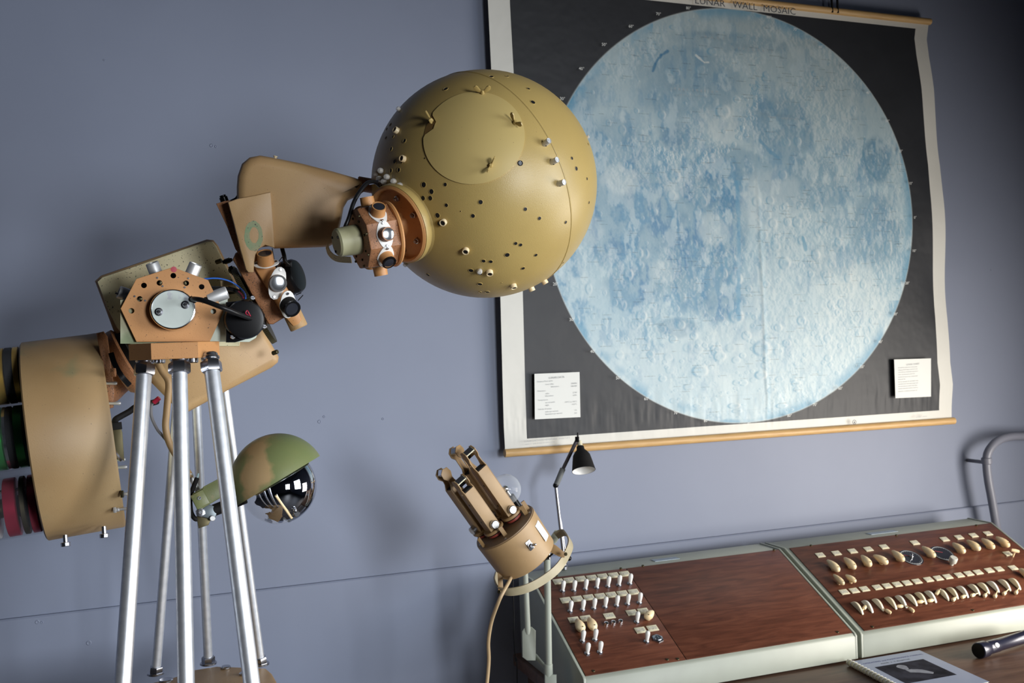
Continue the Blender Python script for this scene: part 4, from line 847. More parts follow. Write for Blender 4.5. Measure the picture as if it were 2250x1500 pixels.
mb = MB(); mb.tube(cpx([(433, 1050, 1.94), (428, 1062, 1.94), (422, 1078, 1.94), (418, 1090, 1.94), (418, 1110, 1.94), (421, 1128, 1.94), (430, 1140, 1.94), (440, 1138, 1.95)]), .0045, 10); PO('lamp_lead', mb, M_BLACKM)
mb = MB(); mb.tube([P(420, 1082, 1.94), P(430, 1064, 1.94), P(436, 1040, 1.95)], .0022, 8); PO('pale_wire', mb, mat('pale_blue_wire', (.3, .42, .45), .4))
# ------------------------------------------------------------------ desk
DZ = .75; deskx = .992
mb = MB(); mb.box((deskx+3.2)/2, -.54, DZ-.0175, 3.2-deskx, .94, .035, None, .002)
desk = thing('desk', (2.1, -.5, 0), 'brown veneered desk carrying both wooden control consoles', 'desk')
obj('desk_top', mb, M_DESK, desk)
for x in (deskx+.06, 3.12):
    for y in (-.12, -.95):
        m_ = MB(); m_.box(x, y, (DZ-.035)/2, .05, .05, DZ-.035, None, .002); obj('leg', m_, M_DESK, desk)
m_ = MB(); m_.box((deskx+3.2)/2, -.10, DZ-.08, 3.0-deskx, .02, .09); obj('apron', m_, M_DESK, desk)
# ------------------------------------------------------------------ consoles
PB = Vector((0, -.215, 1.0)); PFv = Vector((0, -.566, .825)); SL = (PB-PFv).normalized(); PN = SL.cross(Vector((1, 0, 0))); PN = PN if PN.z > 0 else -PN
def onp(px, py): return onplane(px, py, PB, PN)
def cL(x, y): return onp(1020+x/3.948, 1120+y/3.948)
def cR(x, y): return onp(1680+x/3.947, 1120+y/3.947)
def PFm(p, rot=0, h=0, s=1): return basis(p+PN*h, Vector((1, 0, 0)), SL, PN, s) @ RZ(rot)
def console(x0, x1, label):
    t = thing('control_console', ((x0+x1)/2, -.34, DZ), label, 'control console')
    prof = [(-.11, DZ+.001), (-.11, 1.0), (-.215, 1.0), (-.566, .825), (-.572, .818), (-.572, DZ+.006), (-.560, DZ+.001)]
    M_ = basis(Vector((0, 0, 0)), Vector((0, 1, 0)), Vector((0, 0, 1)), Vector((1, 0, 0)))
    mb = MB(); mb.prism(prof, x0+.007, x1-.007, M_, .001); obj('case', mb, M_CASE, t, bevel=0)
    for xa, xb in ((x0, x0+.007), (x1-.007, x1)):
        m_ = MB(); m_.prism([(a, b+.003 if b > .8 else b) for a, b in prof], xa, xb, M_, .001); obj('side_trim', m_, M_CASE, t)
    return t
cx0, cx1, cx2, cx3 = 1.004, 1.850, 1.863, 2.712
con1 = console(cx0, cx1, 'control console with white toggle switches beside the tan gadget')
con2 = console(cx2, cx3, 'control console with rows of cream knobs and curved levers')
def panel(t, xa, xb):
    L_ = (PB-PFv).length; m_ = MB(); m_.prism([(xa, .004), (xb, .004), (xb, L_-.002), (xa, L_-.002)], 0, .003, basis(PFv, Vector((1, 0, 0)), SL, PN), .0004); return obj('wood_panel', m_, M_WOOD, t)
xs = (cL(1480, 560).x+cL(1870, 1300).x)/2
panel(con1, cx0+.010, xs-.0012); panel(con1, xs+.0012, cx1-.010); panel(con2, cx2+.019, cx3-.010)
m_ = MB(); m_.box((cx1+cx2)/2, -.33, .78, cx2-cx1-.002, .4, .05); obj('gap_shade_strip', m_, M_BLACKM, con2)  # added black strip, stands in for the shade in the gap between consoles
PT = .003
def rep(proto, first, pts):
    out = [proto]
    for p in pts: out.append(copy_part(proto, p-first))
    return out
def screws(t, pts):
    p0 = pts[0]; m_ = MB(); F_ = PFm(p0, 0, PT); m_.cyl(.0042, -.001, .0018, F_, 12, .0006); m_.mi = 1; m_.box(0, 0, .0019, .006, .001, .0003, F_); rep(obj('panel_screw', m_, [M_BRASS, M_BLACK], t), p0, pts[1:])
screws(con1, [cL(*q) for q in ((800, 580), (1357, 515), (1548, 492), (1120, 1405), (1760, 1305), (1850, 1300))]+[cR(80, 352), cR(630, 1066)])
screws(con2, [cR(*q) for q in ((400, 315), (1140, 226), (1835, 140), (932, 1020), (1803, 876))])
def name_plates(t, pts, w=.0285, d=.019):
    p0 = pts[0]; m_ = MB(); F_ = PFm(p0, 0, PT); o = [(-w/2, -d/2), (w/2, -d/2), (w/2, d/2), (-w/2, d/2)]
    m_.prism(o, 0, .0022, F_, .0004)
    pl = obj('name_plate', m_, M_IVORY, t)
    m_ = MB(); m_.box(0, 0, .0024, w*.80, d*.55, .0006, F_); ins = obj('paper_insert', m_, M_INSERT, pl)
    for p in pts[1:]: copy_part(pl, p-p0)
M_INSERT = mat('typed_insert', (.58, .56, .46), .6, speck=(.22, .22, .2), spk_scale=420, spk=.58)
name_plates(con1, [cL(*q) for q in [(815, 630), (910, 618), (1010, 607), (1107, 597), (1200, 585), (1295, 575), (1390, 563), (880, 792), (980, 780), (1080, 768), (1180, 757), (1275, 745), (1372, 733), (1468, 720), (950, 963), (1055, 950), (1257, 928), (1452, 900), (1552, 886), (1527, 1052), (1632, 1035)]], .0305, .0215)
name_plates(con2, [cR(*q) for q in [(480, 400), (620, 383), (760, 365), (897, 348), (1033, 328), (1300, 292), (1558, 262), (1683, 245), (1808, 228), (1933, 212), (2105, 387), (687, 720), (775, 708), (863, 694), (975, 680), (1060, 667), (1147, 654), (1232, 641), (1318, 628), (1418, 612), (1503, 600), (1585, 587), (1685, 573), (1767, 560), (1848, 548), (1945, 532), (2030, 520), (2152, 510)]], .0280, .021)
def toggle(t, p0, pts):
    F_ = PFm(p0, 0, PT); m_ = MB(); m_.nut(.0085, 0, .0025, F_); m_.cyl(.0060, .0025, .006, F_, 16, .001); sw = obj('toggle_switch', m_, M_STEEL, t)
    G = along(p0+PN*.007, PN*.95+SL*.28+Vector((.08, 0, 0)), (1, 0, 0)); m_ = MB(); m_.lathe([(0, -.003), (.0042, -.003), (.0050, .004), (.0061, .012), (.0068, .019), (.0062, .0245), (.004, .0275), (0, .0285)], G, 20)
    obj('lever', m_, M_WHITE, sw)
    for p in pts: copy_part(sw, p-p0)
tp = [cL(*q) for q in [(852, 712), (950, 708), (1050, 697), (1148, 685), (1245, 673), (1340, 662), (1435, 649), (918, 888), (1025, 877), (1123, 864), (1220, 852), (1320, 840), (1415, 827), (1518, 815), (1495, 982), (1025, 1147), (1132, 1135), (1580, 1152), (1065, 1257), (1175, 1244)]]
toggle(con1, tp[0], tp[1:])
def tear(t, a, b, r=.0145, name='cream_knob', conv=cL, h=.013, m=None):
    A, B = conv(*a), conv(*b); A = A-SL*h*.42; B = B-SL*h*.42; d = (B-A); L_ = d.length; F_ = along(A+PN*(h+PT), d, PN)
    m_ = MB(); m_.lathe([(0, 0), (r*.22, L_*.02), (r*.45, L_*.12), (r*.76, L_*.35), (r*.92, L_*.58), (r*.86, L_*.76), (r*.60, L_*.92), (r*.28, L_*.99), (0, L_)], F_, 24)
    o_ = obj(name, m_, m or M_CREAM, t)
    m_ = MB(); c_ = A+d*.6; m_.cyl(r*.5, -h, 0, along(c_+PN*(h+PT), PN), 16); obj('knob_stem', m_, M_CREAM, o_)
    m_ = MB(); m_.cyl(r*.12, 0, .0004, along(A+d*.80+PN*(h+PT+r*.80)-SL*.004, PN-SL*.3), 8); obj('set_screw', m_, M_BRASS, o_)
    return o_
for a, b, r in (((960, 975), (1015, 1080), .0145), ((1065, 962), (1118, 1065), .0145)): tear(con1, a, b, r)
tear(con1, (1625, 905), (1560, 965), .0135)
for x, y in ((1228, 1006), (1290, 996), (1352, 987)):
    m_ = MB(); F_ = PFm(cL(x, y), 0, PT); m_.lathe([(.0075, 0), (.0070, .003), (.0072, .004), (.0062, .009), (.003, .0115), (0, .012)], F_, 20); obj('push_button', m_, M_CHROME, con1)
m_ = MB(); F_ = PFm(cL(1676, 1128), .3, PT); m_.nut(.0165, 0, .004, F_); m_.cyl(.0105, .004, .0065, F_, 24, .001); kl = obj('key_lock', m_, M_STEEL, con1)
m_ = MB(); m_.cyl(.0075, .0064, .0072, F_, 20); m_.mi = 1; m_.box(0, 0, .0074, .0015, .009, .0006, F_); obj('key_slot', m_, [M_LENS, M_CHROME], kl)
for a, b in [((520, 460), (628, 556)), ((668, 440), (768, 534)), ((818, 420), (900, 512)), ((922, 418), (1050, 490)), ((1082, 378), (1188, 468)), ((1342, 343), (1458, 432)), ((1605, 312), (1716, 396)), ((1730, 288), (1847, 372)), ((1858, 274), (1970, 358)), ((1982, 258), (2100, 342))]:
    tear(con2, a, b, .0135, conv=cR)
tear(con2, (575, 585), (668, 672), .010, conv=cR); tear(con2, (680, 590), (772, 650), .010, conv=cR); tear(con2, (2180, 535), (2300, 615), .0145, conv=cR)
for x, y in ((1268, 420), (1540, 385)):
    m_ = MB(); F_ = PFm(cR(x, y), 0, PT); m_.cyl(.0385, 0, .0012, F_, 48, .0004); dl = obj('dial', m_, M_LENS, con2)
    m_ = MB(); m_.lathe([(.0345, .0012), (.034, .0018), (.033, .0018), (.0325, .0012)], F_, 48)
    for k in range(24): m_.box(.029*math.cos(k*math.pi/12), .029*math.sin(k*math.pi/12), .0014, .0012, .0012, .0004, F_)
    obj('dial_scale', m_, M_INKG, dl)
    m_ = MB(); m_.box(-.012, .004, .0022, .026, .0012, .0005, F_ @ RZ(-.5)); obj('dial_pointer', m_, mat('red_pointer', (.5, .08, .1), .5), dl)
    if x == 1268: m_ = MB(); m_.cyl(.006, .001, .009, F_, 18, .001); m_.cyl(.0025, .009, .016, F_, 12, .0006); obj('dial_hub', m_, M_STEEL, dl)
m_ = MB(); F_ = PFm(cR(1618, 480), 0, PT); m_.lathe([(.006, 0), (.006, .008), (.0115, .010), (.0125, .014), (.0125, .026), (.011, .028), (0, .028)], F_, 24); obj('round_knob', m_, mat('pale_knob', (.55, .55, .50), .4), con2)
p_ = cR(2150, 412); m_ = MB(); F_ = PFm(p_, 0, PT); m_.cyl(.003, 0, .024, F_, 12); m_.lathe([(0, -.014), (.005, -.012), (.0065, 0), (.005, .012), (0, .014)], along(p_+PN*.027, Vector((1, 0, 0))-SL*.6, PN), 16); obj('small_handle', m_, M_CREAM, con2)
# curved levers
IV = [mat('lever_ivory', c_, .35) for c_ in ((.84, .76, .56), (.80, .80, .74), (.86, .79, .60))]
blades = [(747, 797, 850, 915), (840, 785, 935, 900), (930, 770, 1030, 885), (1040, 755, 1140, 870), (1130, 742, 1228, 858), (1215, 730, 1318, 840), (1300, 715, 1400, 825), (1385, 702, 1485, 812), (1490, 688, 1595, 795), (1575, 672, 1675, 780), (1660, 660, 1762, 768), (1760, 645, 1865, 750), (1840, 632, 1945, 735), (1925, 618, 2030, 725), (2022, 603, 2130, 712), (2112, 592, 2215, 700)]
knobs = [(868, 845), None, (1073, 880), (1175, 835), (1275, 866), None, (1350, 795), (1440, 785), (1500, 716), (1640, 775), (1722, 752), (1806, 738), (1912, 741), (2000, 745), (2080, 722), (2182, 714)]
for i, (xa, ya, xb, yb) in enumerate(blades):
    A, B = cR(xa, ya+18), cR(xb, yb+3); d = B-A; L_ = d.length; M_ = basis(A+PN*PT, d.normalized(), PN, d.normalized().cross(PN))
    pts = [(0, .001)]+[(L_*k/10, .003+.0145*math.sin(math.pi*(k/10)**.85)**.8) for k in range(0, 11)]+[(L_, .001)]
    m_ = MB(); m_.prism(pts, -.0036, .0036, M_, .0014); bl = obj('curved_lever', m_, IV[i % 3], con2)
    if knobs[i]:
        p1 = A+d*.86+PN*.010; kx, ky = knobs[i]; q_ = onplane(1680+kx/3.947, 1120+ky/3.947, PB+PN*.010, PN)
        if i == 8: p1 = A+d*.2+PN*.018
        m_ = MB(); e = (q_-p1).normalized(); m_.tube([p1, q_-e*.006], .0017, 8)
        m_.lathe([(0, -.0095), (.004, -.0085), (.0056, -.004), (.0056, .005), (.004, .0085), (0, .0095)], along(q_, e, PN), 16); obj('lever_knob', m_, M_CREAM, bl)
for px, py, t in ((1462, 1229, con1), (1938, 1170, con2)):
    p_ = onZ(px, py, 1.0); m_ = MB(); m_.box(p_.x, p_.y, 1.0012, .085 if t is con1 else .11, .028, .0014); obj('maker_sticker', m_, mat('blue_grey_label', (.42, .50, .58), .5, col2=(.34, .42, .5), scale=90), t)
M_AUX2 = mat('ochre_tan_paint', (.42, .275, .135), .5, col2=(.37, .235, .11), scale=14, speck=(.1, .06, .03), spk_scale=420, spk=.72)
# ------------------------------------------------------------------ small two-by-two projector on a stand
def frXZ(px, py, z, zd, xd):
    O = P(px, py, z); Z = (CAM-O).normalized(); X = UP.cross(Z).normalized(); Y = Z.cross(X); g = lambda v: (X*v[0]+Y*v[1]+Z*v[2])
    zz = g(zd).normalized(); yy = zz.cross(g(xd)).normalized(); return basis(O, yy.cross(zz), yy, zz, z/FPX)
ZA = 2.46; AU = frXZ(1110, 1158, ZA, (-.54, .76, .37), (.855, .52, 0))
fp = P(1204, 1500, 2.60)
aux = thing('twin_tube_projector', (fp.x, fp.y, 0), 'small tan drum projector with four mirror-tipped arms, held above the consoles on a half ring', 'projector')
mb = MB(); mb.lathe([(0, -90), (68, -90), (71, -87), (74, -4), (74, 0), (70, 2), (0, 2)], AU, 64); drum2 = obj('drum', mb, M_AUX2, aux)
mb = MB(); mb.lathe([(72.5, 0), (72.5, 3.2), (71, 4), (0, 4)], AU, 64); obj('drum_lid', mb, mat('lid_brown_paint', (.22, .14, .075), .5, speck=(.05, .03, .02), spk_scale=300, spk=.7), drum2)
m_ = MB(); m_.lathe([(74.2, -62), (74.8, -58), (74.8, -22), (74.2, -18)], AU, 10, math.radians(-42), math.radians(-24)); obj('white_label', m_, M_WHITE, drum2)
S_ = AU @ RZ(math.radians(-72)) @ T(73, 0, -38) @ RY(math.pi/2)
m_ = MB(); m_.box(0, 0, 1, 22, 12, 2, S_, .4); m_.nut(7, 2, 5, S_); m_.cyl(4.5, 5, 10, S_, 14, 1); m_.lathe([(2.5, 8), (3, 16), (2, 20), (0, 21)], S_ @ RX(-.35), 12); obj('toggle_switch', m_, M_STEEL, drum2)
for a in (-20, -100, -170, 60, 140):
    m_ = MB(); m_.cyl(3, 3.5, 5.5, AU @ RZ(math.radians(a)) @ T(66, 0, 0), 12, .6); obj('lid_screw', m_, M_STEEL, drum2)
def arm_unit(x, y, L_, rot, wd, face, knob=(0, 1), head=12, low=.62, z0=22, detail=0):
    Q = AU @ T(x, y, 0) @ RZ(rot)
    m_ = MB(); m_.cyl(24, z0-7, z0, Q, 28, 1.5); au = obj('mirror_arm', m_, M_AUX, aux)
    m_ = MB(); m_.cyl(19, z0-16, z0-7, Q, 24, 1); obj('red_ring', m_, mat('red_fibre_ring', (.28, .045, .03), .5), au)
    m_ = MB(); m_.cyl(15, 3, z0-14, Q, 20); m_.cyl(21, z0-9.5, z0-7.5, Q, 24); obj('bearing', m_, M_BLACK, au)
    H = L_*low
    # open channel: back plate and two side plates
    t = 2.2
    for sx_ in (-1, 1):
        xx = sx_*(wd/2); out = [(-14, z0), (14, z0), (14, z0+H), (9, z0+H+14), (8, L_-16), (13, L_-4), (10, L_+8), (-2, L_+11), (-12, L_+4), (-13, L_-8), (-6, L_-18), (-7, z0+H+12), (-14, z0+H)]
        Mx = Q @ basis(Vector((xx-t/2 if sx_ > 0 else xx-t/2, 0, 0)), Vector((0, 1, 0)), Vector((0, 0, 1)), Vector((1, 0, 0)))
        m_ = MB(); m_.prism(out, 0, t, Mx, .5); obj('side_plate', m_, M_AUX, au)
        for zz in (z0+H*.25, z0+H*.7, L_-26):
            m_ = MB(); m_.cyl(2.2, -1 if sx_ < 0 else t, 0 if sx_ < 0 else t+1.2, Mx @ T(0, zz, 0), 10); obj('plate_screw', m_, M_BRASS if zz < L_-30 else M_CREAM, au)
    m_ = MB(); m_.prism([(-wd/2, z0), (wd/2, z0), (wd/2, z0+H), (-wd/2, z0+H)], 0, 26, Q @ basis(Vector((0, 12, 0)), Vector((1, 0, 0)), Vector((0, 0, 1)), Vector((0, -1, 0))), 1)
    hs_ = obj('lamp_housing', m_, M_AUX2, au)
    m_ = MB(); m_.box(0, 0, z0+H+1, wd*.8, 22, 2, Q); obj('housing_opening', m_, M_BLACKM, au)
    m_ = MB(); m_.box(0, 0, 0, wd-2, 14, 16, Q @ T(0, 0, L_-1) @ RX(.7), 1); m_.mi = 1; m_.box(0, 0, 8.3, wd-5, 12, .8, Q @ T(0, 0, L_-1) @ RX(.7)); m_.box(0, -7.3, 0, wd-5, .8, 13, Q @ T(0, 0, L_-1) @ RX(.7)); obj('mirror_block', m_, [M_IVORY, M_CHROME], au)
    kn_ = Q @ T(knob[0], -14*knob[1], z0+10) @ RX(math.pi/2 if knob[1] > 0 else -math.pi/2)
    m_ = MB(); m_.cyl(9.5, 0, 11, kn_, 28, 1.2); m_.mi = 1; m_.lathe([(8.2, 11.05), (0, 11.3)], kn_, 28); obj('thumb_knob', m_, [M_STEEL, M_WHITE], au)
    return au
arm_unit(-22, -14, 150, math.radians(22), 26, 0, low=.70)
arm_unit(27, -2, 188, math.radians(22), 26, 0, low=.66)
arm_unit(-44, 24, 176, math.radians(-60), 22, 0, low=.66)
arm_unit(6, 38, 196, math.radians(-50), 22, 0, low=.60)
m_ = MB(); m_.box(0, -13.5, 98, 18, .8, 9, AU @ T(27, -2, 0) @ RZ(math.radians(22)) @ T(0, 0, 0)); obj('small_label', m_, M_WHITE, aux)
for x, y, a in [(-8, -48, .1), (-60, -28, 1.2), (55, -20, -.2), (63, -2, .1)]:
    m_ = MB(); m_.box(0, 0, 14, 9, 4, 26, AU @ T(x, y, 0) @ RZ(a), 1); obj('end_stop', m_, M_AUX, aux)
m_ = MB(); m_.lathe([(34*math.cos(t_), 34*math.sin(t_)) for t_ in np.linspace(-1.3, math.pi/2, 16)][:-1]+[(0, 34)], AU @ T(48, 30, 60), 32)
M_DOME = bpy.data.materials.new('clear_dome'); M_DOME.use_nodes = True; nt = M_DOME.node_tree; b = nt.nodes['Principled BSDF']; b.inputs['Base Color'].default_value = (.8, .85, .9, 1); b.inputs['Roughness'].default_value = .04; b.inputs['Specular IOR Level'].default_value = 1
lw = nt.nodes.new('ShaderNodeLayerWeight'); lw.inputs[0].default_value = .35; mr = nt.nodes.new('ShaderNodeMapRange'); mr.inputs[3].default_value = .06; mr.inputs[4].default_value = .5; nt.links.new(lw.outputs['Facing'], mr.inputs[0]); nt.links.new(mr.outputs[0], b.inputs['Alpha'])
obj('clear_dome', m_, M_DOME, aux)
m_ = MB(); m_.cyl(9, 4, 42, AU @ T(48, 30, 0), 18, 1); m_.mi = 1; m_.sphere(8, AU @ T(48, 30, 62), 16, 10); m_.cyl(4, 40, 58, AU @ T(48, 30, 0), 12); obj('dome_lamp', m_, [M_BLACK, M_CHROME], aux)
axd = (AU.to_3x3() @ Vector((0, 0, 1))).normalized()
rp = [(1222, 1176, 2.62), (1240, 1170, 2.60), (1253, 1190, 2.56), (1248, 1212, 2.52), (1228, 1245, 2.47), (1196, 1272, 2.44), (1158, 1292, 2.42), (1122, 1300, 2.42), (1100, 1296, 2.44), (1091, 1278, 2.48), (1094, 1262, 2.52)]
mb = MB(); mb.tube(cpx(rp), .01, prof=[(-.0105, -.0018), (.0105, -.0018), (.0105, .0018), (-.0105, .0018)], up=axd); ring = obj('half_ring', mb, mat('ring_paint', (.36, .31, .19), .5, col2=(.42, .36, .24), scale=25), aux)
mb = MB(); mb.tube(cpx([(1228, 1246, 2.47), (1196, 1274, 2.44), (1158, 1294, 2.42), (1122, 1302, 2.42)]), .001, 6) ; 
mb = MB(); mb.prism(loc([(1207, 1200), (1210, 1178), (1220, 1164), (1236, 1166), (1246, 1174), (1232, 1178), (1222, 1192)], 1225, 1180), -2, 2, fr(1225, 1180, 2.63), .5); obj('ring_end_plate', mb, M_PALE, ring)
mb = MB(); mb.prism(loc([(1210, 1192), (1222, 1198), (1243, 1215), (1240, 1224), (1228, 1222), (1203, 1210)], 1222, 1208), -2, 2, fr(1222, 1208, 2.49), .5); obj('pivot_strap', mb, M_AUX, aux)
mb = MB(); mb.prism(loc([(1093, 1256), (1104, 1264), (1106, 1294), (1100, 1302), (1095, 1300)], 1100, 1280), -2, 2, fr(1100, 1280, 2.44), .5); obj('pivot_strap', mb, M_AUX, aux)
for x, y, z in ((1243, 1217, 2.46), (1097, 1300, 2.39)):
    m_ = MB(); m_.cyl(4, -4, 4, fr(x, y, z), 14, 1); obj('pivot_screw', m_, M_BRASS, aux)
m_ = MB(); m_.sphere(6, fr(1250, 1226, 2.56), 14, 8); obj('pivot_knob', m_, M_BLACK, aux)
ZPo = 2.60
A_, B_ = P(1202, 1219, ZPo), P(1206, 1480, ZPo); Bf = A_+(B_-A_)*((A_.z-.02)/(A_.z-B_.z))
mb = MB(); mb.tube([A_, Bf], .0088, 20); obj('stand_pole', mb, M_CASE, aux)
mb = MB(); mb.cyl(.0100, -.012, .008, along(A_, (0, 0, 1)), 20, .002); obj('pole_cap', mb, M_CHROME, aux)
mb = MB(); mb.cyl(.0115, 0, .30, along(P(1206, 1500, ZPo)-Vector((0, 0, .25)), (0, 0, 1)), 20, .001); obj('pole_sleeve', mb, M_CASE, aux)
mb = MB(); mb.box(0, 0, 0, 26, 40, 30, fr(1210, 1502, ZPo), 3); obj('pole_clamp', mb, M_CASE, aux)
mb = MB(); mb.cyl(.13, 0, .02, T(Bf.x, Bf.y, 0), 40, .005); obj('stand_foot', mb, M_CASE, aux)
A_, B_ = P(1153, 1240, 2.66), P(1160, 1392, 2.66)
mb = MB(); mb.tube([A_, B_], .0078, 20); obj('counter_pole', mb, M_CASE, aux)
mb = MB(); mb.tube([P(1165, 1215, 2.58), P(1153, 1242, 2.66)], .007, 14); obj('pole_link', mb, M_CASE, aux)
mb = MB(); mb.tube([P(1150, 1205, 2.52), P(1202, 1222, ZPo)], .006, 14); obj('pole_link', mb, M_BLACKM, aux)
mb = MB(); mb.prism(loc([(1147, 1388), (1152, 1380), (1168, 1378), (1177, 1386), (1177, 1449), (1158, 1449), (1148, 1442)], 1162, 1415), -12, 12, fr(1162, 1415, 2.66), 2); bx_ = obj('junction_box', mb, M_CASE, aux)
m_ = MB(); m_.cyl(4, 12, 14, fr(1159, 1431, 2.66), 12, .5); obj('box_screw', m_, M_STEEL, bx_)
mb = MB(); mb.tube([P(1176, 1440, 2.66), P(1206, 1476, ZPo)], .006, 12); obj('box_bracket', mb, M_CASE, aux)
mb = MB(); mb.tube(cpx([(1125, 1262, 2.44), (1118, 1278, 2.40), (1104, 1303, 2.37), (1094, 1325, 2.37), (1080, 1365, 2.4), (1073, 1410, 2.42), (1074, 1450, 2.44), (1070, 1500, 2.44), (1062, 1560, 2.44), (1060, 1900, 2.45)]), [.0046]*73, 12); obj('tan_cable', mb, mat('tan_cable', (.42, .30, .17), .5), aux)
mb = MB(); mb.tube(cpx([(1127, 1240, 2.72), (1127, 1290, 2.72), (1129, 1350, 2.73), (1129, 1400, 2.73), (1132, 1450, 2.74), (1136, 1485, 2.75), (1136, 1900, 2.75)]), .0016, 8); obj('thin_dark_cord', mb, M_RUBBER, aux)
mb = MB(); mb.tube(cpx([(1172, 1244, 2.55), (1188, 1234, 2.56), (1202, 1226, 2.57), (1216, 1214, 2.57), (1224, 1206, 2.57)]), .0028, 8); obj('lamp_lead', mb, M_RUBBER, aux)
# ------------------------------------------------------------------ black desk lamp behind the console
lb = onZ(1240, 1251, 1.0); zl_ = (lb-CAM).dot(_F)
lamp = thing('desk_lamp', tuple(lb), 'slim black jointed lamp clamped behind the console with toggle switches', 'lamp')
m_ = MB(); m_.cyl(.011, 0, .012, T(*lb), 18, .002); m_.cyl(.0085, .012, .040, T(*lb), 16, .002); obj('lamp_base', m_, M_STEEL, lamp)
m_ = MB(); m_.tube([lb+Vector((0, 0, .03)), P(1221, 1068, zl_)], .0052, 12); m_.tube([lb+Vector((.007, 0, .04)), P(1226, 1100, zl_)], .0018, 8); obj('lower_arm', m_, M_STEEL, lamp)
m_ = MB(); m_.sphere(.0085, T(*P(1221, 1066, zl_)), 14, 8); obj('elbow_joint', m_, M_BLACK, lamp)
m_ = MB(); m_.tube([P(1223, 1063, zl_), P(1237, 1029, zl_)], .0085, 14); obj('arm_sleeve', m_, mat('grey_sleeve', (.16, .17, .17), .4), lamp)
m_ = MB(); m_.tube([P(1236, 1032, zl_), P(1267, 968, zl_)], .0055, 12); obj('upper_arm', m_, mat('dark_arm', (.08, .07, .08), .35), lamp)
m_ = MB(); m_.box(0, 0, 0, 9, 12, 9, fr(1268, 965, zl_), 1.5); m_.cyl(2, 0, 12, fr(1269, 962, zl_, (0.1, 1, 0)), 10); obj('head_joint', m_, M_BLACK, lamp)
LS = fr(1274, 976, zl_, (.14, -.93, .35)); m_ = MB(); m_.cyl(5.5, -8, 8, LS, 18, 1); obj('lamp_neck', m_, M_IVORY, lamp)
m_ = MB(); m_.lathe([(6, 4), (8, 5), (9, 13), (14, 18), (19, 26), (21, 36), (25.5, 59), (26, 61), (25, 61)], LS, 40); m_.mi = 1; m_.lathe([(25, 61), (24.2, 58), (20, 37), (17, 27), (8, 18), (0, 17)], LS, 40); sh_ = obj('lamp_shade', m_, [M_BLACKM, M_WHITE], lamp)
m_ = MB(); m_.sphere(9, LS @ T(0, 0, 34), 18, 10); obj('light_bulb', m_, M_WHITE, lamp)
# ------------------------------------------------------------------ bent conduit by the wall
cond = MB(); cp = [onY(x, y, Y_) for x, y, Y_ in [(2330, 958, -.05), (2250, 958, -.06), (2215, 960, -.07), (2190, 970, -.08), (2173, 990, -.085), (2168, 1012, -.085), (2171, 1050, -.085), (2180, 1100, -.085), (2190, 1160, -.08), (2196, 1210, -.045), (2198, 1400, -.04)]]
cond.tube(curve(cp), .0150, 20); cd_ = thing('bent_conduit', (cp[-1].x, -.06, cp[-1].z), 'grey painted bent pipe rising behind the console and curving off along the wall', 'pipe')
obj('pipe', cond, M_COND, cd_)
m_ = MB(); m_.cyl(.0185, -.012, .012, along(cp[5], cp[6]-cp[5]), 24, .003); obj('pipe_collar', m_, M_COND, cd_)
m_ = MB(); m_.box(cp[5].x-.004, -.036, cp[5].z-.006, .012, .07, .012, None, .002); obj('wall_clip', m_, M_COND, cd_)
# ------------------------------------------------------------------ manual and torch on the desk
TL, TR, RR = onZ(1866, 1462, DZ), onZ(2020, 1436, DZ), onZ(2160, 1500, DZ); LL = onZ(1930, 1500, DZ)
ex = (TR-TL); Wd = ex.length; ex.normalize(); ey = -(RR-TR).normalized(); ey = (ey-ex*ey.dot(ex)*0).normalized()
bk = thing('spiral_manual', tuple((TL+TR)/2), 'spiral-bound pale blue manual with a dark cover picture lying on the desk', 'book')
Mb = basis(TL, ex, ey, Vector((0, 0, 1))); Hb = .28
M_COVER = mat('blue_grey_cover', (.34, .40, .55), .35, col2=(.38, .43, .58), scale=6)
mb = MB(); mb.prism([(0, -Hb), (Wd, -Hb), (Wd, 0), (0, 0)], .0015, .009, Mb); obj('pages', mb, M_IVORY, bk, smooth=False)
mb = MB(); mb.prism([(-.002, -Hb-.002), (Wd+.002, -Hb-.002), (Wd+.002, .002), (-.002, .002)], .0092, .0100, Mb); obj('cover', mb, M_COVER, bk, smooth=False)
mb = MB(); mb.tube([Mb @ Vector((-.002, -Hb, .0105)), Mb @ Vector((-.002, 0, .0105))], .008, 16); obj('spine_tube', mb, M_IVORY, bk)
for k in range(16):
    m_ = MB(); m_.lathe([(.0086, -.0022), (.0095, 0), (.0086, .0022)], Mb @ T(-.002, -.006-k*.0145, .0108) @ RX(math.pi/2), 20); obj('spiral_ring', m_, M_WHITE, bk)
text('cover_title', 'OPERATING and MAINTENANCE MANUAL', Mb @ T(Wd*.53, -.030, .0101), .0108, mat('violet_ink', (.06, .06, .22), .5), bk, ext=.0001)
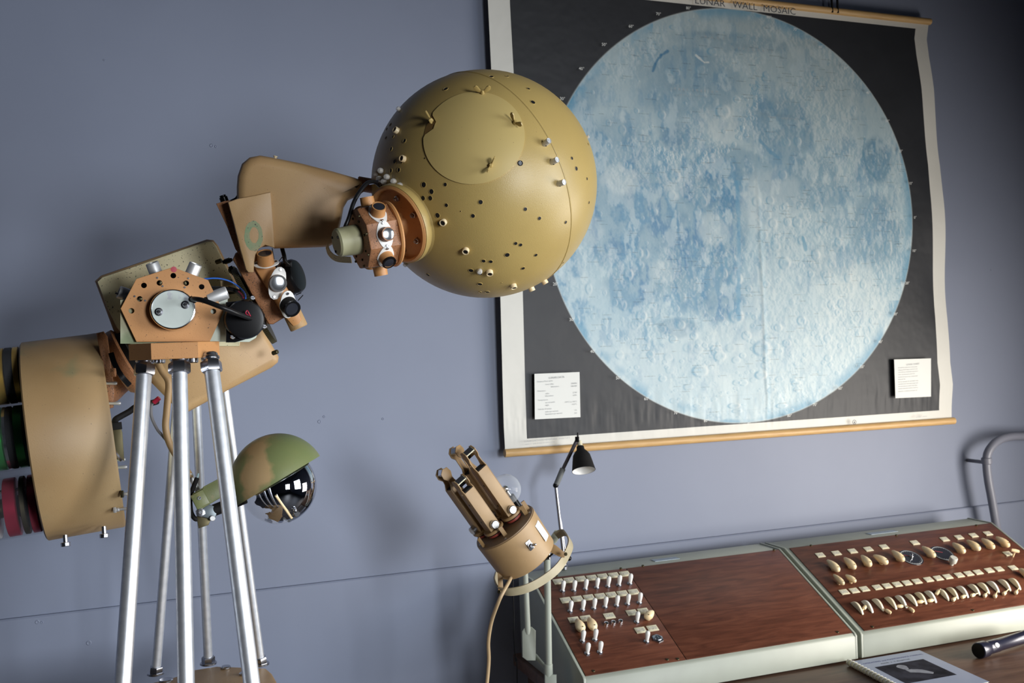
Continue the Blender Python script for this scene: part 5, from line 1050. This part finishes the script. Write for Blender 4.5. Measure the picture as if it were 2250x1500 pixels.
text('cover_title', 'MODEL  A - 3  PROJECTOR', Mb @ T(Wd*.50, -.050, .0101), .0082, M_INK, bk, ext=.0001)
mb = MB(); mb.prism([(Wd*.16, -.205), (Wd*.84, -.205), (Wd*.84, -.066), (Wd*.16, -.066)], .0101, .0103, Mb); pic_ = obj('cover_picture', mb, mat('dark_photo_print', (.012, .012, .018), .7, spec=.1, col2=(.05, .05, .07), scale=20), bk, smooth=False)
mb = MB(); mb.prism([(Wd*.45+.014*math.cos(a)*(1+.15*math.sin(3*a)), -.098+.020*math.sin(a)) for a in np.linspace(0, 2*math.pi, 20)[:-1]], .0104, .01045, Mb)
mb.prism([(Wd*.42, -.118), (Wd*.50, -.120), (Wd*.60, -.135), (Wd*.66, -.165), (Wd*.62, -.175), (Wd*.50, -.150), (Wd*.42, -.14)], .0104, .01045, Mb); obj('pale_figure', mb, mat('pale_photo_print', (.34, .36, .42), .5, col2=(.2, .21, .26), scale=60), pic_, smooth=False)
ta, tb = onZ(2150, 1447, DZ), onZ(2290, 1404, DZ); td = (tb-ta).normalized(); rt2 = .0185
tor = thing('flashlight', tuple((ta+tb)/2), 'black metal flashlight lying on the desk in front of the knob console', 'flashlight')
TM = along(ta+Vector((0, 0, rt2+.004)), td)
m_ = MB(); m_.lathe([(0, 0), (.0205, 0), (.0225, .002), (.0225, .030), (.0185, .038), (rt2, .045), (rt2, .085), (.0175, .087), (.0175, .21), (.019, .22), (.019, .26), (.014, .265), (0, .265)], TM, 36); obj('barrel', m_, mat('black_anodised', (.02, .022, .045), .25, .3, coat=.3), tor)
m_ = MB(); m_.lathe([(.0200, -.0006), (0, -.0002)], TM, 32); obj('torch_lens', m_, M_BLACK, tor)
l_ = TM.to_3x3().inverted() @ (CAM-ta).normalized(); aa = math.atan2(l_.y, l_.x)
m_ = MB(); m_.lathe([(0, .0015), (.0065, .0012), (.0068, -.001)], TM @ RZ(aa) @ T(rt2, 0, .062) @ RY(math.pi/2) @ Matrix.Diagonal((1.3, 1, 1, 1)), 20); obj('switch_button', m_, M_WHITE, tor)
